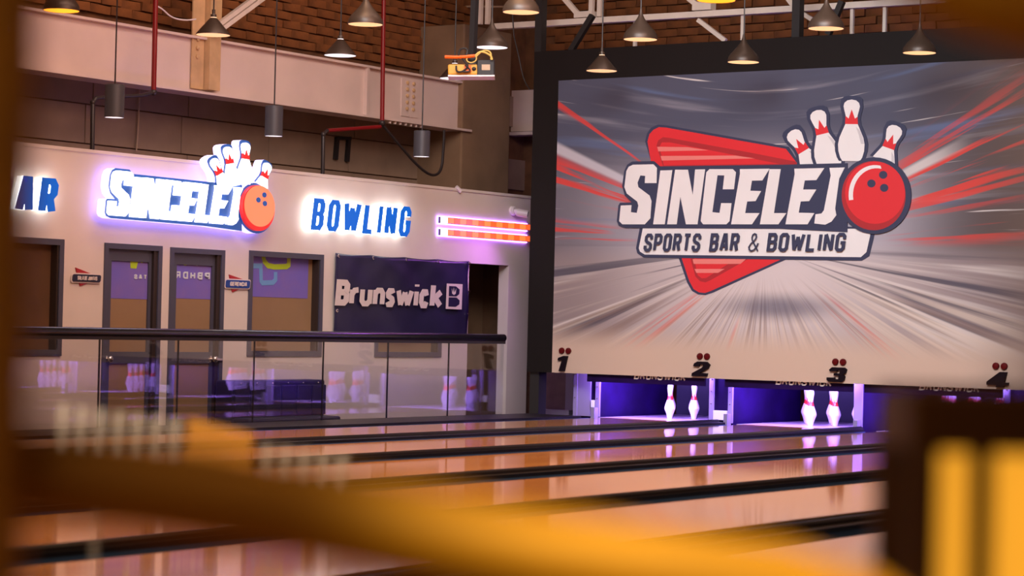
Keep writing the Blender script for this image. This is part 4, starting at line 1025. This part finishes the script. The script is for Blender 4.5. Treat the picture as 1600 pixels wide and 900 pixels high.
# lantern with arched amber panels
ln_d = 1.7
lq = Vector((RT.x, RT.y, 0)).normalized(); lf = Vector((FW.x, FW.y, 0)).normalized()
c0 = Fd(1450, 600, ln_d); ztop = Fd(1500, 612, ln_d).z
lt = thing('floor_lantern', (Fd(1570, 600, ln_d).x, Fd(1570, 600, ln_d).y, 0), 'blurred dark wooden lantern with glowing amber panels at the lower right', 'lamp')
k_ = ln_d/FPX
def LB(u0, u1, z0, z1, d0, d1, mb=None):
    mb = mb or MB(); o_ = Vector((Fd(800, 450, ln_d).x, Fd(800, 450, ln_d).y, 0)); vs = []
    for z in (z0, z1):
        for u, d in ((u0,d0),(u1,d0),(u1,d1),(u0,d1)):
            v = o_ + lq*((u-800)*k_) + lf*d; vs.append((v.x, v.y, z))
    return mb.add(vs, [(3,2,1,0),(4,5,6,7),(0,1,5,4),(1,2,6,5),(2,3,7,6),(3,0,4,7)])
LB(1426, 1760, ztop-.045, ztop, 0, .16).build('cap', M['wood_dark'], lt, bevel=.004)
for u0, u1 in ((1426, 1474), (1524, 1558), (1720, 1760)):
    LB(u0, u1, .0, ztop-.04, 0, .02).build('upright', M['wood_dark'], lt)
LB(1426, 1474, 0, ztop-.04, .14, .16).build('upright', M['wood_dark'], lt)
LB(1434, 1760, .0, .06, 0, .16).build('base', M['wood_dark'], lt)
def panel(u0, u1, zt_, rr):
    pts = [(u0, .05), (u1, .05)]
    um = (u0+u1)/2; hw = (u1-u0)/2
    for a in range(0, 181, 15): pts.append((um+hw*math.cos(R(a)), zt_-rr+rr*math.sin(R(a))))
    o_ = Vector((Fd(800, 450, ln_d).x, Fd(800, 450, ln_d).y, 0))
    def Pp(u, v, d): p = o_+lq*((u-800)*k_)+lf*(.012-d); return Vector((p.x, p.y, v))
    return MB().prism(pts, Pp, -.004, .0)
panel(1472, 1528, Fd(1500, 668, ln_d).z, .03).build('amber_panel', M['lantern_glow'], lt)
panel(1555, 1724, Fd(1600, 690, ln_d).z, .018).build('amber_panel', M['lantern_glow'], lt)
LB(1440, 1755, .06, ztop-.045, .02, .03).build('back_board', M['wood_dark'], lt)
# pale ribbed strip and an orange piece standing behind the rail
DR = 3.5
rb = thing('ribbed_strip', (Fd(300, 740, DR).x, Fd(300, 740, DR).y, 0), 'pale see-through ribbed strip behind the blurred wooden rail', 'strip')
for k in range(16):
    x = 95+k*29
    if 275 < x < 395: continue
    yb_ = 735+(x-110)*.13; yt_ = yb_-100+(20 if x > 390 else 0)
    MB().tube([Fd(x, yb_, DR), Fd(x+6, yt_, DR)], .0075, 8).build('rib', M['rib_glass'], rb)
P4 = [Fd(284, 770, DR), Fd(388, 780, DR), Fd(394, 680, DR), Fd(294, 655, DR)]; bk_ = Vector((FW.x, FW.y, 0))*.02
MB().add(P4+[p+bk_ for p in P4], [(0,1,2,3),(7,6,5,4),(0,4,5,1),(1,5,6,2),(2,6,7,3),(3,7,4,0)]).build('orange_tab', M['orange_cup'], rb)
MB().tube([Fd(95, 736, DR), Fd(330, 768, DR), Fd(560, 796, DR)], .008, 8).build('bottom_rod', M['rib_glass'], rb)
for x in (150, 520):
    p = Fd(x, 740+(x-110)*.13, DR); MB().tube([(p.x, p.y, 0), p], .006, 8).build('leg', M['clear_leg'], rb)
